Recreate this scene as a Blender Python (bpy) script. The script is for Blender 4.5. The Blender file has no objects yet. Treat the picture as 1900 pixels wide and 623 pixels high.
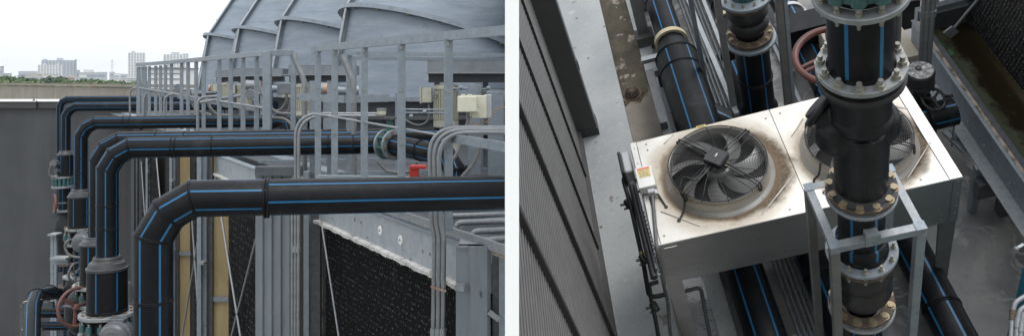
import bpy, bmesh, math, random
from mathutils import Vector as V, Matrix
random.seed(7)
sc = bpy.context.scene
COL = sc.collection
PI = math.pi
# ------------------------------------------------------------------ frames
F = 1500.0                      # focal length of the 1900 px wide picture
def W(px, py, Y):               # a point at distance Y in front of the camera (which stands at the origin, looking along +Y)
    return V(((px-950)/F*Y, Y, (150-py)/F*Y))
CH = 7.15                       # height of the eye above the yard floor of the right-hand place
ROWS = ((0.95652495, -0.14721671, 0.25176826), (-0.06210816, 0.7406324, 0.6690338), (-0.28496068, -0.65558439, 0.69929001))
RM = Matrix(ROWS)
YARD = RM.transposed().to_4x4() @ Matrix.Translation((0, 0, -CH))
YINV = YARD.inverted()
IDM = Matrix.Identity(4)
def ray(px, py): return RM @ V(((px-950)/F, 1, (150-py)/F))
def Z(px, py, z):               # yard point at height z
    d = ray(px, py); d = d*(-(CH-z)/d.z); return V((d.x, d.y, z))
def ZR(x, y, py):               # height on the vertical through (x,y) that shows at py
    lo, hi = -1.0, 6.5
    for _ in range(40):
        m = (lo+hi)/2; w = YARD @ V((x, y, m)); q = 150-F*w.z/w.y
        if q > py: lo = m
        else: hi = m
    return (lo+hi)/2
FRAME = ['L']
# ------------------------------------------------------------------ mesh builder
class G:
    def __init__(s): s.v = []; s.f = []; s.m = []; s.s = []
    def face(s, idx, mi=0, sm=False): s.f.append(idx); s.m.append(mi); s.s.append(sm)
    def quad(s, a, b, c, d, mi=0):
        n = len(s.v); s.v += [V(a), V(b), V(c), V(d)]; s.face((n, n+1, n+2, n+3), mi)
    def box(s, c, sx, sy, sz, X=(1,0,0), Y=(0,1,0), Zx=(0,0,1), mi=0):
        c = V(c); X = V(X)*sx/2; Y = V(Y)*sy/2; Q = V(Zx)*sz/2; n = len(s.v)
        for k in (-1, 1):
            for a, b in ((-1,-1), (1,-1), (1,1), (-1,1)): s.v.append(c+X*a+Y*b+Q*k)
        for q in ((0,3,2,1), (4,5,6,7), (0,1,5,4), (1,2,6,5), (2,3,7,6), (3,0,4,7)): s.face(tuple(n+i for i in q), mi)
        return s
    def aabb(s, x0, x1, y0, y1, z0, z1, mi=0): return s.box(((x0+x1)/2, (y0+y1)/2, (z0+z1)/2), abs(x1-x0), abs(y1-y0), abs(z1-z0), mi=mi)
    def bar(s, p0, p1, w, h, up=(0,0,1), mi=0):
        p0 = V(p0); p1 = V(p1); d = p1-p0; L = d.length; d.normalize(); up = V(up)
        if abs(d.dot(up)) > .98: up = V((0,1,0))
        x = d.cross(up).normalized(); y = x.cross(d).normalized()
        return s.box((p0+p1)/2, w, L, h, x, d, y, mi)
    def prism(s, poly, o, X, Y, Zx, L, mi=0):      # polygon (x,y) pairs extruded by L along Zx
        o = V(o); X = V(X); Y = V(Y); Q = V(Zx)*L; n = len(s.v); k = len(poly)
        a = [o+X*p[0]+Y*p[1] for p in poly]; s.v += a+[p+Q for p in a]
        s.face(tuple(range(n+k-1, n-1, -1)), mi); s.face(tuple(range(n+k, n+2*k)), mi)
        for i in range(k): j = (i+1) % k; s.face((n+i, n+j, n+k+j, n+k+i), mi)
        return s
    def tube(s, pts, r, seg=14, ref=None, mi=0, stripes=None, caps=True, closed=False):
        pts = [V(p) for p in pts]; N = len(pts)
        rr = r if isinstance(r, (list, tuple)) else [r]*N
        if stripes:
            n_, ph, wd = stripes; ang = []; sm = []
            for k in range(n_):
                a0 = ph+2*PI*k/n_; rest = 2*PI/n_-wd
                ang.append(a0-wd/2); sm.append(1)
                for j in range(5): ang.append(a0+wd/2+rest*j/5); sm.append(mi)
        else: ang = [2*PI*k/seg for k in range(seg)]; sm = [mi]*seg
        K = len(ang)
        ds = []
        for i in range(N):
            if closed: a = (pts[i]-pts[i-1]).normalized(); b = (pts[(i+1) % N]-pts[i]).normalized()
            else: a = (pts[i]-pts[i-1]).normalized() if i else None; b = (pts[i+1]-pts[i]).normalized() if i < N-1 else None
            if a is None: a = b
            if b is None: b = a
            ds.append((a, b))
        e = None; base = len(s.v)
        for i in range(N):
            a, b = ds[i]; t = (a+b).normalized(); cs = max(.4, t.dot(a))
            if ref is not None: e1 = V(ref).normalized(); e1 = (e1-t*e1.dot(t)).normalized(); e2 = t.cross(e1); sc_ = (1, 1/cs)
            else:
                if e is None:
                    u = V((0,0,1)) if abs(t.z) < .9 else V((1,0,0)); e = u.cross(t).normalized()
                e = (e-t*e.dot(t)).normalized(); e1 = e; e2 = t.cross(e1); sc_ = (1, 1)
            for q in ang: s.v.append(pts[i]+e1*(math.cos(q)*rr[i]*sc_[0])+e2*(math.sin(q)*rr[i]*sc_[1]))
        M = N if closed else N-1
        for i in range(M):
            i2 = (i+1) % N
            for k in range(K):
                k2 = (k+1) % K; s.face((base+i*K+k, base+i*K+k2, base+i2*K+k2, base+i2*K+k), sm[k], True)
        if caps and not closed:
            for i, rev in ((0, True), (N-1, False)):
                c = s.v[base+i*K:base+(i+1)*K]; n = len(s.v); s.v += [V(p) for p in c]
                s.face(tuple(range(n+K-1, n-1, -1)) if rev else tuple(range(n, n+K)), mi)
        return s
    def lathe(s, o, axis, prof, seg=36, ref=None, mi=0, shared=False, stripes=None, arc=2*PI, mlist=None):
        o = V(o); a = V(axis).normalized()
        if ref is None: ref = V((0,0,1)) if abs(a.z) < .9 else V((1,0,0))
        e1 = (V(ref)-a*V(ref).dot(a)).normalized(); e2 = a.cross(e1)
        if stripes:
            n_, ph, wd = stripes; ang = []; sm = []
            for k in range(n_):
                a0 = ph+2*PI*k/n_; rest = 2*PI/n_-wd
                ang.append(a0-wd/2); sm.append(1)
                for j in range(5): ang.append(a0+wd/2+rest*j/5); sm.append(mi)
            seg = len(ang)
        else:
            ang = [arc*k/seg for k in range(seg)]; sm = [mi]*seg
        full = abs(arc-2*PI) < 1e-6
        if not full: ang.append(arc)
        K = len(ang)
        def ringv(t, r): return [o+a*t+e1*(math.cos(q)*r)+e2*(math.sin(q)*r) for q in ang]
        prev = None
        for i in range(len(prof)-1):
            (t0, r0), (t1, r1) = prof[i][:2], prof[i+1][:2]
            mm = mlist[i] if mlist else None
            if shared and prev is not None: n0 = prev
            else: n0 = len(s.v); s.v += ringv(t0, max(r0, 1e-4))
            n1 = len(s.v); s.v += ringv(t1, max(r1, 1e-4)); prev = n1
            for k in range(K if full else K-1):
                k2 = (k+1) % K; s.face((n0+k, n0+k2, n1+k2, n1+k), mm if mm is not None else sm[k % len(sm)], True)
        return s
    def cyl(s, p0, p1, r, seg=20, mi=0):
        d = V(p1)-V(p0); return s.lathe(p0, d, [(0, 0), (0, r), (d.length, r), (d.length, 0)], seg, mi=mi)
    def torus(s, c, axis, R, r, seg=40, ss=8, mi=0, arc=2*PI, ref=None, sq=1.0):
        a = V(axis).normalized()
        if ref is None: ref = V((0,0,1)) if abs(a.z) < .9 else V((1,0,0))
        e1 = (V(ref)-a*V(ref).dot(a)).normalized(); e2 = a.cross(e1); c = V(c)
        full = abs(arc-2*PI) < 1e-6; n = seg if full else seg+1
        pts = [c+e1*(math.cos(arc*k/seg)*R)+e2*(math.sin(arc*k/seg)*R) for k in range(n)]
        b = len(s.v)
        for k in range(n):
            q = arc*k/seg; d = e1*math.cos(q)+e2*math.sin(q)
            for j in range(ss):
                w = 2*PI*j/ss; s.v.append(pts[k]+d*(math.cos(w)*r)+a*(math.sin(w)*r*sq))
        for k in range(n if full else n-1):
            k2 = (k+1) % n
            for j in range(ss):
                j2 = (j+1) % ss; s.face((b+k*ss+j, b+k2*ss+j, b+k2*ss+j2, b+k*ss+j2), mi, True)
        return s
    def ball(s, c, rx, ry=None, rz=None, X=(1,0,0), Y=(0,1,0), Zx=(0,0,1), u=14, v=9, mi=0):
        ry = ry or rx; rz = rz or rx; X = V(X); Y = V(Y); Q = V(Zx); c = V(c); b = len(s.v)
        for i in range(v+1):
            th = PI*i/v
            for j in range(u):
                p = 2*PI*j/u; s.v.append(c+X*(rx*math.sin(th)*math.cos(p))+Y*(ry*math.sin(th)*math.sin(p))+Q*(rz*math.cos(th)))
        for i in range(v):
            for j in range(u):
                j2 = (j+1) % u; s.face((b+i*u+j, b+(i+1)*u+j, b+(i+1)*u+j2, b+i*u+j2), mi, True)
        return s
def fillet(pts, rad, n=6):
    pts = [V(p) for p in pts]; out = [pts[0]]
    for i in range(1, len(pts)-1):
        a = pts[i-1]-pts[i]; b = pts[i+1]-pts[i]; r = min(rad, a.length*.49, b.length*.49); p0 = pts[i]+a.normalized()*r; p1 = pts[i]+b.normalized()*r
        for k in range(n+1):
            t = k/n; out.append(p0*(1-t)**2+pts[i]*2*t*(1-t)+p1*t*t)
    out.append(pts[-1]); return out
def spline(pts, n=8):
    pts = [V(p) for p in pts]; P = [pts[0]*2-pts[1]]+pts+[pts[-1]*2-pts[-2]]; out = []
    for i in range(1, len(P)-2):
        for k in range(n):
            t = k/n; a, b, c, d = P[i-1:i+3]
            out.append(.5*((b*2)+(c-a)*t+(a*2-b*5+c*4-d)*t*t+(b*3-a-c*3+d)*t**3))
    out.append(pts[-1]); return out
# ------------------------------------------------------------------ objects
def mesh_data(name, g, mats, clip=False, origin=V((0,0,0)), bevel=0.0, frame=None):
    me = bpy.data.meshes.new(name)
    me.from_pydata([v-origin for v in g.v], [], g.f)
    for m in (mats if isinstance(mats, (list, tuple)) else [mats]): me.materials.append(m)
    for p, mi, sm in zip(me.polygons, g.m, g.s): p.material_index = mi; p.use_smooth = sm
    bm = bmesh.new(); bm.from_mesh(me)
    if bevel > 0:
        bmesh.ops.recalc_face_normals(bm, faces=bm.faces)
        ed = [e for e in bm.edges if len(e.link_faces) == 2 and e.calc_face_angle(0) > .6]
        if ed: bmesh.ops.bevel(bm, geom=ed, offset=bevel, segments=1, affect='EDGES', clamp_overlap=True)
    else: bmesh.ops.recalc_face_normals(bm, faces=bm.faces)
    if clip:
        fr = frame or FRAME[0]
        if fr == 'L': co, no = V((-.02, 0, 0)), V((1, 0, 0))
        else:
            co = YINV @ V((.02, 5, 0)); no = -(YINV.to_3x3() @ V((1, 0, 0)))
        bmesh.ops.bisect_plane(bm, geom=bm.verts[:]+bm.edges[:]+bm.faces[:], plane_co=co-origin, plane_no=no, clear_outer=True)
    bm.to_mesh(me); bm.free(); return me
LABELS = {}
def tag(o, label=None, cat=None, group=None, kind=None):
    if label: o['label'] = label
    if cat: o['category'] = cat
    if group: o['group'] = group
    if kind: o['kind'] = kind
def frameM(): return YARD if FRAME[0] == 'R' else IDM
class Thing:
    def __init__(s, name, label, cat, origin, group=None):
        s.o = bpy.data.objects.new(name, None); COL.objects.link(s.o); s.o.empty_display_size = .1
        s.org = V(origin); s.o.matrix_world = frameM() @ Matrix.Translation(s.org); tag(s.o, label, cat, group)
    def part(s, name, g, mats, parent=None, clip=False, bevel=0.0, label=None):
        me = mesh_data(name, g, mats, clip, s.org, bevel)
        o = bpy.data.objects.new(name, me); COL.objects.link(o); o.parent = parent or s.o
        if label: o['label'] = label
        return o
    def inst(s, name, me, M, parent=None):          # shared mesh placed by a matrix in frame coordinates
        o = bpy.data.objects.new(name, me); COL.objects.link(o); o.parent = parent or s.o
        o.matrix_basis = Matrix.Translation(-s.org) @ M; return o
def solo(name, g, mats, label, cat, origin=None, group=None, clip=False, bevel=0.0, kind=None):
    if origin is None:
        xs = [v.x for v in g.v]; ys = [v.y for v in g.v]; zs = [v.z for v in g.v]
        origin = V(((min(xs)+max(xs))/2, (min(ys)+max(ys))/2, min(zs)))
    origin = V(origin)
    me = mesh_data(name, g, mats, clip, origin, bevel)
    o = bpy.data.objects.new(name, me); COL.objects.link(o); o.matrix_world = frameM() @ Matrix.Translation(origin)
    tag(o, label, cat, group, kind); return o
def struct(name, g, mats, clip=False): return solo(name, g, mats, None, None, clip=clip, kind='structure')
# ------------------------------------------------------------------ materials
def nt(name):
    m = bpy.data.materials.new(name); m.use_nodes = True; t = m.node_tree; b = t.nodes['Principled BSDF']; return m, t, b
def N(t, typ, **k):
    n = t.nodes.new(typ)
    for a, b in k.items():
        if a.startswith('i_'):
            key = a[2:].replace('_', ' '); n.inputs[key].default_value = b
        else: setattr(n, a, b)
    return n
def mixc(t, fac, a, b):
    n = t.nodes.new('ShaderNodeMix'); n.data_type = 'RGBA'
    for sock, v in ((n.inputs[0], fac), (n.inputs[6], a), (n.inputs[7], b)):
        if isinstance(v, (int, float)): sock.default_value = v
        elif isinstance(v, tuple): sock.default_value = (*v, 1) if len(v) == 3 else v
        else: t.links.new(v, sock)
    return n.outputs[2]
def ramp(t, src, a, b):
    n = N(t, 'ShaderNodeMapRange', clamp=True); n.inputs['From Min'].default_value = a; n.inputs['From Max'].default_value = b
    t.links.new(src, n.inputs['Value']); return n.outputs['Result']
def noise(t, co, scale, detail=5, rough=.6):
    n = N(t, 'ShaderNodeTexNoise'); n.inputs['Scale'].default_value = scale; n.inputs['Detail'].default_value = detail; n.inputs['Roughness'].default_value = rough
    t.links.new(co, n.inputs['Vector']); return n.outputs['Fac']
def coords(t, stretch=(1,1,1), rot=(0,0,0)):
    c = N(t, 'ShaderNodeTexCoord'); mp = N(t, 'ShaderNodeMapping'); mp.inputs['Scale'].default_value = stretch; mp.inputs['Rotation'].default_value = rot
    t.links.new(c.outputs['Object'], mp.inputs['Vector']); return mp.outputs['Vector']
def pm(name, c1, c2=None, scale=6, lo=.35, hi=.65, rough=.5, rough2=None, metal=0, bump=0, bscale=40, stretch=(1,1,1), spots=None, spots2=None, coat=0):
    m, t, b = nt(name); co = coords(t, stretch); c2 = c2 or tuple(x*1.25 for x in c1)
    nz = noise(t, co, scale); col = mixc(t, ramp(t, nz, lo, hi), c1, c2)
    co1 = coords(t)
    for k, sp in enumerate((spots, spots2)):
        if sp:
            c3, s3, a3, b3 = sp[:4]; cc = coords(t, sp[4]) if len(sp) > 4 else co1
            col = mixc(t, ramp(t, noise(t, cc, s3, 6, .65), a3, b3), col, c3)
    t.links.new(col, b.inputs['Base Color'])
    b.inputs['Metallic'].default_value = metal
    if rough2 is not None:
        r = N(t, 'ShaderNodeMapRange'); r.inputs['To Min'].default_value = rough; r.inputs['To Max'].default_value = rough2
        r.inputs['From Min'].default_value = .3; r.inputs['From Max'].default_value = .7
        t.links.new(noise(t, co1, scale*2.3), r.inputs['Value']); t.links.new(r.outputs['Result'], b.inputs['Roughness'])
    else: b.inputs['Roughness'].default_value = rough
    if coat: b.inputs['Coat Weight'].default_value = coat
    if bump:
        bp = N(t, 'ShaderNodeBump'); bp.inputs['Strength'].default_value = bump; bp.inputs['Distance'].default_value = .01
        t.links.new(noise(t, co1, bscale, 4), bp.inputs['Height']); t.links.new(bp.outputs['Normal'], b.inputs['Normal'])
    return m
M_ = {}
M_['hdpe'] = pm('black_polyethylene', (.004,.0047,.0065), (.009,.0098,.012), 5, .35, .75, .4, .52, bump=.12, bscale=60, spots=((.04,.042,.046), 4, .56, .9, (1,1,.35)), spots2=((.07,.07,.07), 120, .69, .78))
for k_ in ('hdpe',): M_[k_].node_tree.nodes['Principled BSDF'].inputs['Specular IOR Level'].default_value = .2
M_['stripe'] = pm('blue_stripe', (.002,.1,.24), (.004,.125,.28), 8, rough=.42, spots=((.05,.08,.12), 20, .62, .8))
M_['hdpe_cap'] = pm('grey_black_reducer', (.03,.031,.034), (.05,.05,.055), 7, rough=.45, bump=.1)
M_['galv'] = pm('galvanised_steel', (.205,.235,.265), (.265,.3,.335), 12, .3, .7, .42, .6, metal=.35, bump=.06, bscale=90, spots=((.4,.43,.455), 48, .6, .74), spots2=((.12,.128,.138), 7, .58, .8))
M_['galv_hi'] = pm('bright_galvanised_steel', (.22,.235,.25), (.31,.325,.34), 24, .3, .7, .4, .55, metal=.35, bump=.08, bscale=90, spots=((.22,.2,.17), 9, .62, .8))
M_['galv_dark'] = pm('weathered_dark_steel', (.065,.07,.076), (.11,.117,.125), 18, .3, .7, .45, .6, metal=.3, bump=.1, spots=((.06,.055,.05), 6, .6, .8))
M_['stack'] = pm('grey_blue_stack_paint', (.16,.195,.235), (.225,.262,.305), 1.3, .35, .65, .42, .6, bump=.06, bscale=8, stretch=(.7,.7,3.5), spots=((.12,.143,.172), 3.2, .62, .74, (1,1,1.2)), spots2=((.3,.335,.37), 2.2, .56, .8, (.5,.5,9)))
M_['stack_rim'] = pm('grey_stack_flange', (.17,.2,.235), (.24,.27,.31), 5, rough=.5, spots=((.3,.3,.29), 30, .66, .8))
M_['paint_grey'] = pm('grey_machine_paint', (.11,.125,.142), (.16,.175,.19), 4, rough=.5, spots=((.27,.28,.29), 25, .64, .8))
M_['panel_grey'] = pm('grey_corrugated_sheet', (.165,.188,.215), (.2,.225,.25), 5, rough=.5, stretch=(1,1,.3), spots=((.12,.13,.145), 7, .58, .8, (1,1,.2)))
M_['wall_dark'] = pm('dark_grey_wall_paint', (.045,.047,.05), (.054,.056,.059), .8, rough=.75, spots=((.075,.077,.08), .5, .45, .8, (1,1,.25)), spots2=((.032,.033,.035), 1.1, .56, .8, (1,1,.12)))
M_['flash'] = pm('white_flashing', (.7,.69,.66), (.8,.79,.76), 3, rough=.4)
M_['fascia'] = pm('dark_fascia', (.035,.036,.038), (.045,.046,.048), 2, rough=.5)
M_['beige'] = pm('beige_concrete', (.24,.215,.175), (.3,.27,.225), .6, rough=.85, bump=.1, bscale=6, spots=((.13,.12,.1), .9, .6, .8, (1,1,.5)))
M_['curb'] = pm('shade_dark_curb_grey', (.035,.04,.047), (.055,.062,.071), 2.5, rough=.55)  # shade behind the railings and under the platforms, put into a darker grey
M_['shroud'] = pm('fan_shroud_metal', (.42,.4,.375), (.5,.48,.45), 4, rough=.4, metal=.6, spots=((.2,.15,.11), 9, .58, .8))
M_['galv_fascia'] = pm('pale_mottled_galvanised', (.28,.31,.335), (.37,.4,.425), 9, .3, .7, .5, .65, metal=.2, bump=.06, spots=((.38,.4,.41), 60, .58, .75), spots2=((.15,.155,.16), 5, .6, .75, (1,1,.3)))
M_['rfill'] = pm('dark_grey_fill', (.008,.008,.009), (.018,.018,.02), 12, rough=.45, bump=.3)
M_['rubber'] = pm('black_rubber', (.01,.01,.011), (.018,.018,.019), 9, rough=.5, bump=.1)
M_['cast'] = pm('black_cast_coating', (.004,.005,.0075), (.009,.0105,.0135), 9, .3, .7, .36, .5, bump=.35, bscale=45, spots=((.12,.11,.1), 70, .7, .78), spots2=((.035,.036,.04), 5, .6, .85))
M_['rust'] = pm('rusty_brown_steel', (.055,.04,.032), (.11,.075,.055), 14, .35, .65, .6, .8, bump=.2, bscale=60, spots=((.24,.1,.04), 22, .62, .75))
M_['bolt'] = pm('yellow_zinc_bolt', (.22,.175,.105), (.3,.25,.17), 40, rough=.42, metal=.55, spots=((.3,.12,.04), 60, .6, .7))
M_['bolt_grey'] = pm('grey_zinc_bolt', (.26,.255,.23), (.36,.35,.32), 40, rough=.45, metal=.5, spots=((.2,.12,.06), 60, .62, .75))
M_['teal'] = pm('teal_valve_paint', (.03,.085,.09), (.045,.115,.12), 12, rough=.45, spots=((.12,.13,.12), 30, .66, .8))
M_['green'] = pm('green_valve_paint', (.012,.07,.05), (.02,.1,.07), 12, rough=.45)
M_['act'] = pm('grey_actuator_paint', (.08,.085,.092), (.11,.115,.122), 8, rough=.4, spots=((.2,.2,.2), 40, .68, .8))
M_['wheel'] = pm('red_brown_wheel_paint', (.075,.018,.012), (.1,.028,.02), 9, rough=.42, spots=((.16,.08,.06), 25, .62, .8))
M_['wheel_dull'] = pm('dull_red_wheel_paint', (.11,.045,.04), (.15,.07,.06), 9, rough=.6)
M_['cast'].node_tree.nodes['Principled BSDF'].inputs['Specular IOR Level'].default_value = .35
M_['cream'] = pm('cream_motor_paint', (.4,.39,.32), (.48,.47,.38), 9, rough=.5, spots=((.3,.26,.17), 20, .62, .8))
M_['cream_hi'] = pm('pale_cream_plastic', (.66,.64,.5), (.72,.7,.57), 9, rough=.45, spots=((.45,.4,.28), 20, .68, .85))
M_['greyplastic'] = pm('grey_plastic', (.42,.43,.44), (.48,.49,.5), 9, rough=.45)
M_['frp'] = pm('yellow_brown_fibreglass', (.3,.225,.11), (.38,.29,.155), 3, rough=.6, stretch=(1,1,.3), spots=((.2,.15,.075), 4, .58, .8, (1,1,.2)))
M_['limescale'] = pm('limescale_crust', (.4,.385,.36), (.6,.585,.56), 9, .35, .6, .85, bump=.6, bscale=25, spots=((.2,.17,.14), 7, .56, .68))
M_['fillpack'] = pm('black_fill_sheet', (.0025,.0025,.003), (.006,.006,.0065), 20, rough=.75, bump=.3, bscale=50, spots=((.035,.033,.03), 7, .64, .74, (1,1,.12)))
M_['fillpack'].node_tree.nodes['Principled BSDF'].inputs['Specular IOR Level'].default_value = .15
M_['fillglint'] = pm('painted_fill_glint', (.1,.1,.1), (.3,.3,.29), 60, rough=.6)  # pale slips that paint glints onto the black fill sheets
M_['cable'] = pm('grey_cable_sheath', (.09,.09,.09), (.13,.13,.13), 12, rough=.5)
M_['cable_black'] = pm('black_cable', (.012,.012,.012), (.022,.022,.022), 12, rough=.5)
M_['conduit'] = pm('steel_conduit', (.2,.21,.225), (.27,.28,.29), 14, rough=.4, metal=.35, spots=((.2,.15,.11), 10, .68, .8))
M_['red'] = pm('red_paint', (.38,.02,.015), (.45,.03,.02), 6, rough=.5)
M_['copper'] = pm('rusty_end_copper', (.28,.14,.08), (.4,.3,.24), 8, rough=.6)
M_['whitewall'] = pm('white_wall_paint', (.93,.93,.93), (.94,.94,.94), 2, rough=.6)
# city and trees
M_['far_white'] = pm('far_white_facade', (.7,.71,.71), (.76,.76,.75), .05, rough=.8)
M_['far_grey'] = pm('far_grey_facade', (.4,.43,.47), (.45,.48,.52), .05, rough=.8)
M_['far_glass'] = pm('far_window_band', (.2,.24,.3), (.26,.3,.36), .05, rough=.5)
M_['far_roof'] = pm('far_roof', (.45,.44,.42), (.55,.53,.5), .05, rough=.8)
M_['far_red'] = pm('far_tile_roof', (.4,.22,.17), (.45,.27,.2), .05, rough=.8)
for i, c in enumerate(((.045,.085,.025), (.06,.1,.03), (.03,.062,.022), (.1,.13,.04))):
    M_['leaf%d' % i] = pm('foliage_%s' % 'abcd'[i], c, tuple(x*1.6 for x in c), .35, rough=.7)
M_['trunk'] = pm('bark', (.08,.06,.045), (.12,.09,.07), 3, rough=.9)
M_['pylon'] = pm('pylon_steel', (.35,.36,.38), None, 1, rough=.6)
M_['land'] = pm('city_ground', (.07,.09,.04), (.16,.15,.12), .02, rough=.95)
M_['slab'] = pm('roof_slab', (.2,.2,.195), (.27,.265,.255), .8, rough=.9)
# yard
def floor_mat(name, a, b_, dark, swirl=True, rough=(.35,.7), pale=None, sc1=1.1):
    m, t, b = nt(name); co = coords(t)
    n1 = N(t, 'ShaderNodeTexNoise'); n1.inputs['Scale'].default_value = sc1; n1.inputs['Detail'].default_value = 8; n1.inputs['Distortion'].default_value = 1.6 if swirl else .2
    t.links.new(co, n1.inputs['Vector']); col = mixc(t, ramp(t, n1.outputs['Fac'], .38, .62), a, b_)
    n2 = noise(t, co, 26, 6, .7); col = mixc(t, ramp(t, n2, .55, .75), col, dark)
    if pale:
        n3 = N(t, 'ShaderNodeTexNoise'); n3.inputs['Scale'].default_value = 1.7; n3.inputs['Detail'].default_value = 9; n3.inputs['Distortion'].default_value = 2.2
        t.links.new(co, n3.inputs['Vector']); d = N(t, 'ShaderNodeMath', operation='SUBTRACT'); t.links.new(n3.outputs['Fac'], d.inputs[0]); d.inputs[1].default_value = .53
        ab = N(t, 'ShaderNodeMath', operation='ABSOLUTE'); t.links.new(d.outputs[0], ab.inputs[0])
        msk = N(t, 'ShaderNodeMath', operation='MULTIPLY'); t.links.new(ramp(t, ab.outputs[0], .05, .0), msk.inputs[0]); t.links.new(ramp(t, noise(t, co, 1.2, 4), .42, .6), msk.inputs[1]); col = mixc(t, msk.outputs[0], col, pale)
    if 'ledge' in name:
        vo = N(t, 'ShaderNodeTexVoronoi'); vo.inputs['Scale'].default_value = 4.2; t.links.new(co, vo.inputs['Vector'])
        col = mixc(t, ramp(t, vo.outputs['Distance'], .1, .06), col, (.13,.11,.085)); col = mixc(t, ramp(t, noise(t, co, 3.3, 3), .66, .7), col, (.2,.19,.17)); col = mixc(t, ramp(t, noise(t, co, 7, 8, .75), .55, .72), col, (.42,.43,.43))
    t.links.new(col, b.inputs['Base Color'])
    r = N(t, 'ShaderNodeMapRange'); r.inputs['From Min'].default_value = .35; r.inputs['From Max'].default_value = .65
    r.inputs['To Min'].default_value = rough[0]; r.inputs['To Max'].default_value = rough[1]; t.links.new(n1.outputs['Fac'], r.inputs['Value']); t.links.new(r.outputs['Result'], b.inputs['Roughness'])
    bp = N(t, 'ShaderNodeBump'); bp.inputs['Strength'].default_value = .15; bp.inputs['Distance'].default_value = .01; t.links.new(n2, bp.inputs['Height']); t.links.new(bp.outputs['Normal'], b.inputs['Normal'])
    return m
M_['yard'] = floor_mat('yard_waterproof_coating', (.13,.132,.138), (.25,.243,.23), (.12,.105,.09), rough=(.35,.6), pale=(.5,.49,.46), sc1=.9)
M_['ledge'] = floor_mat('pale_grey_ledge', (.29,.305,.315), (.37,.38,.385), (.24,.235,.23), False, (.5,.75), sc1=1.6)
M_['gutter'] = floor_mat('brown_gutter_concrete', (.19,.165,.14), (.26,.235,.2), (.14,.12,.1), False, (.8,.95), sc1=2.2)
M_['moss'] = pm('mossy_dirt', (.05,.044,.03), (.1,.085,.062), 6, rough=.95, bump=.5, bscale=50, spots=((.27,.235,.2), 4, .57, .62), spots2=((.035,.035,.015), 12, .52, .68))
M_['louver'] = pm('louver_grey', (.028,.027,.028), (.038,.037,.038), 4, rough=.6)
M_['louver_edge'] = pm('louver_lit_edge', (.12,.118,.116), (.155,.152,.148), 6, rough=.5)  # light along the blade edges, put in as a paler louvre grey
M_['pilaster'] = pm('pilaster_render', (.075,.074,.073), (.085,.084,.083), 6, rough=.8, bump=.1, bscale=50)
M_['pil_base'] = pm('pilaster_skirt', (.045,.046,.05), (.055,.056,.06), 6, rough=.6)
M_['steel_leg'] = pm('speckled_leg_steel', (.13,.13,.13), (.18,.18,.178), 8, rough=.5, metal=.3, spots=((.28,.28,.27), 55, .66, .74))
M_['band'] = pm('yellowed_strap', (.42,.36,.22), (.5,.44,.3), 12, rough=.6)
M_['black_gap'] = pm('dark_gap', (.008,.008,.008), None, 5, rough=.9)
M_['warn'] = pm('yellow_label', (.62,.47,.16), (.7,.6,.35), 60, .45, .6, rough=.5)
M_['warnred'] = pm('red_label_print', (.6,.1,.05), None, 20, rough=.5)
M_['whitepaint'] = pm('white_print', (.6,.6,.6), (.75,.75,.75), 20, rough=.5)
M_['fan_black'] = pm('black_fan_wire', (.01,.01,.011), (.02,.02,.021), 9, rough=.35)
M_['blade'] = pm('grey_fan_blade', (.3,.3,.295), (.4,.395,.385), 4, rough=.38, metal=.3, spots=((.22,.19,.16), 6, .58, .75))
M_['fan_dark'] = pm('fan_well_dark', (.01,.01,.01), None, 5, rough=.8)
M_['motor_blk'] = pm('black_fan_motor', (.018,.018,.02), (.028,.028,.03), 9, rough=.4)
M_['pump_teal'] = pm('teal_machine_paint', (.01,.13,.2), (.015,.17,.25), 6, rough=.45)
M_['conc_pale'] = floor_mat('pale_block_concrete', (.3,.26,.21), (.38,.33,.27), (.2,.18,.15), False, (.8,.95), sc1=2)
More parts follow.
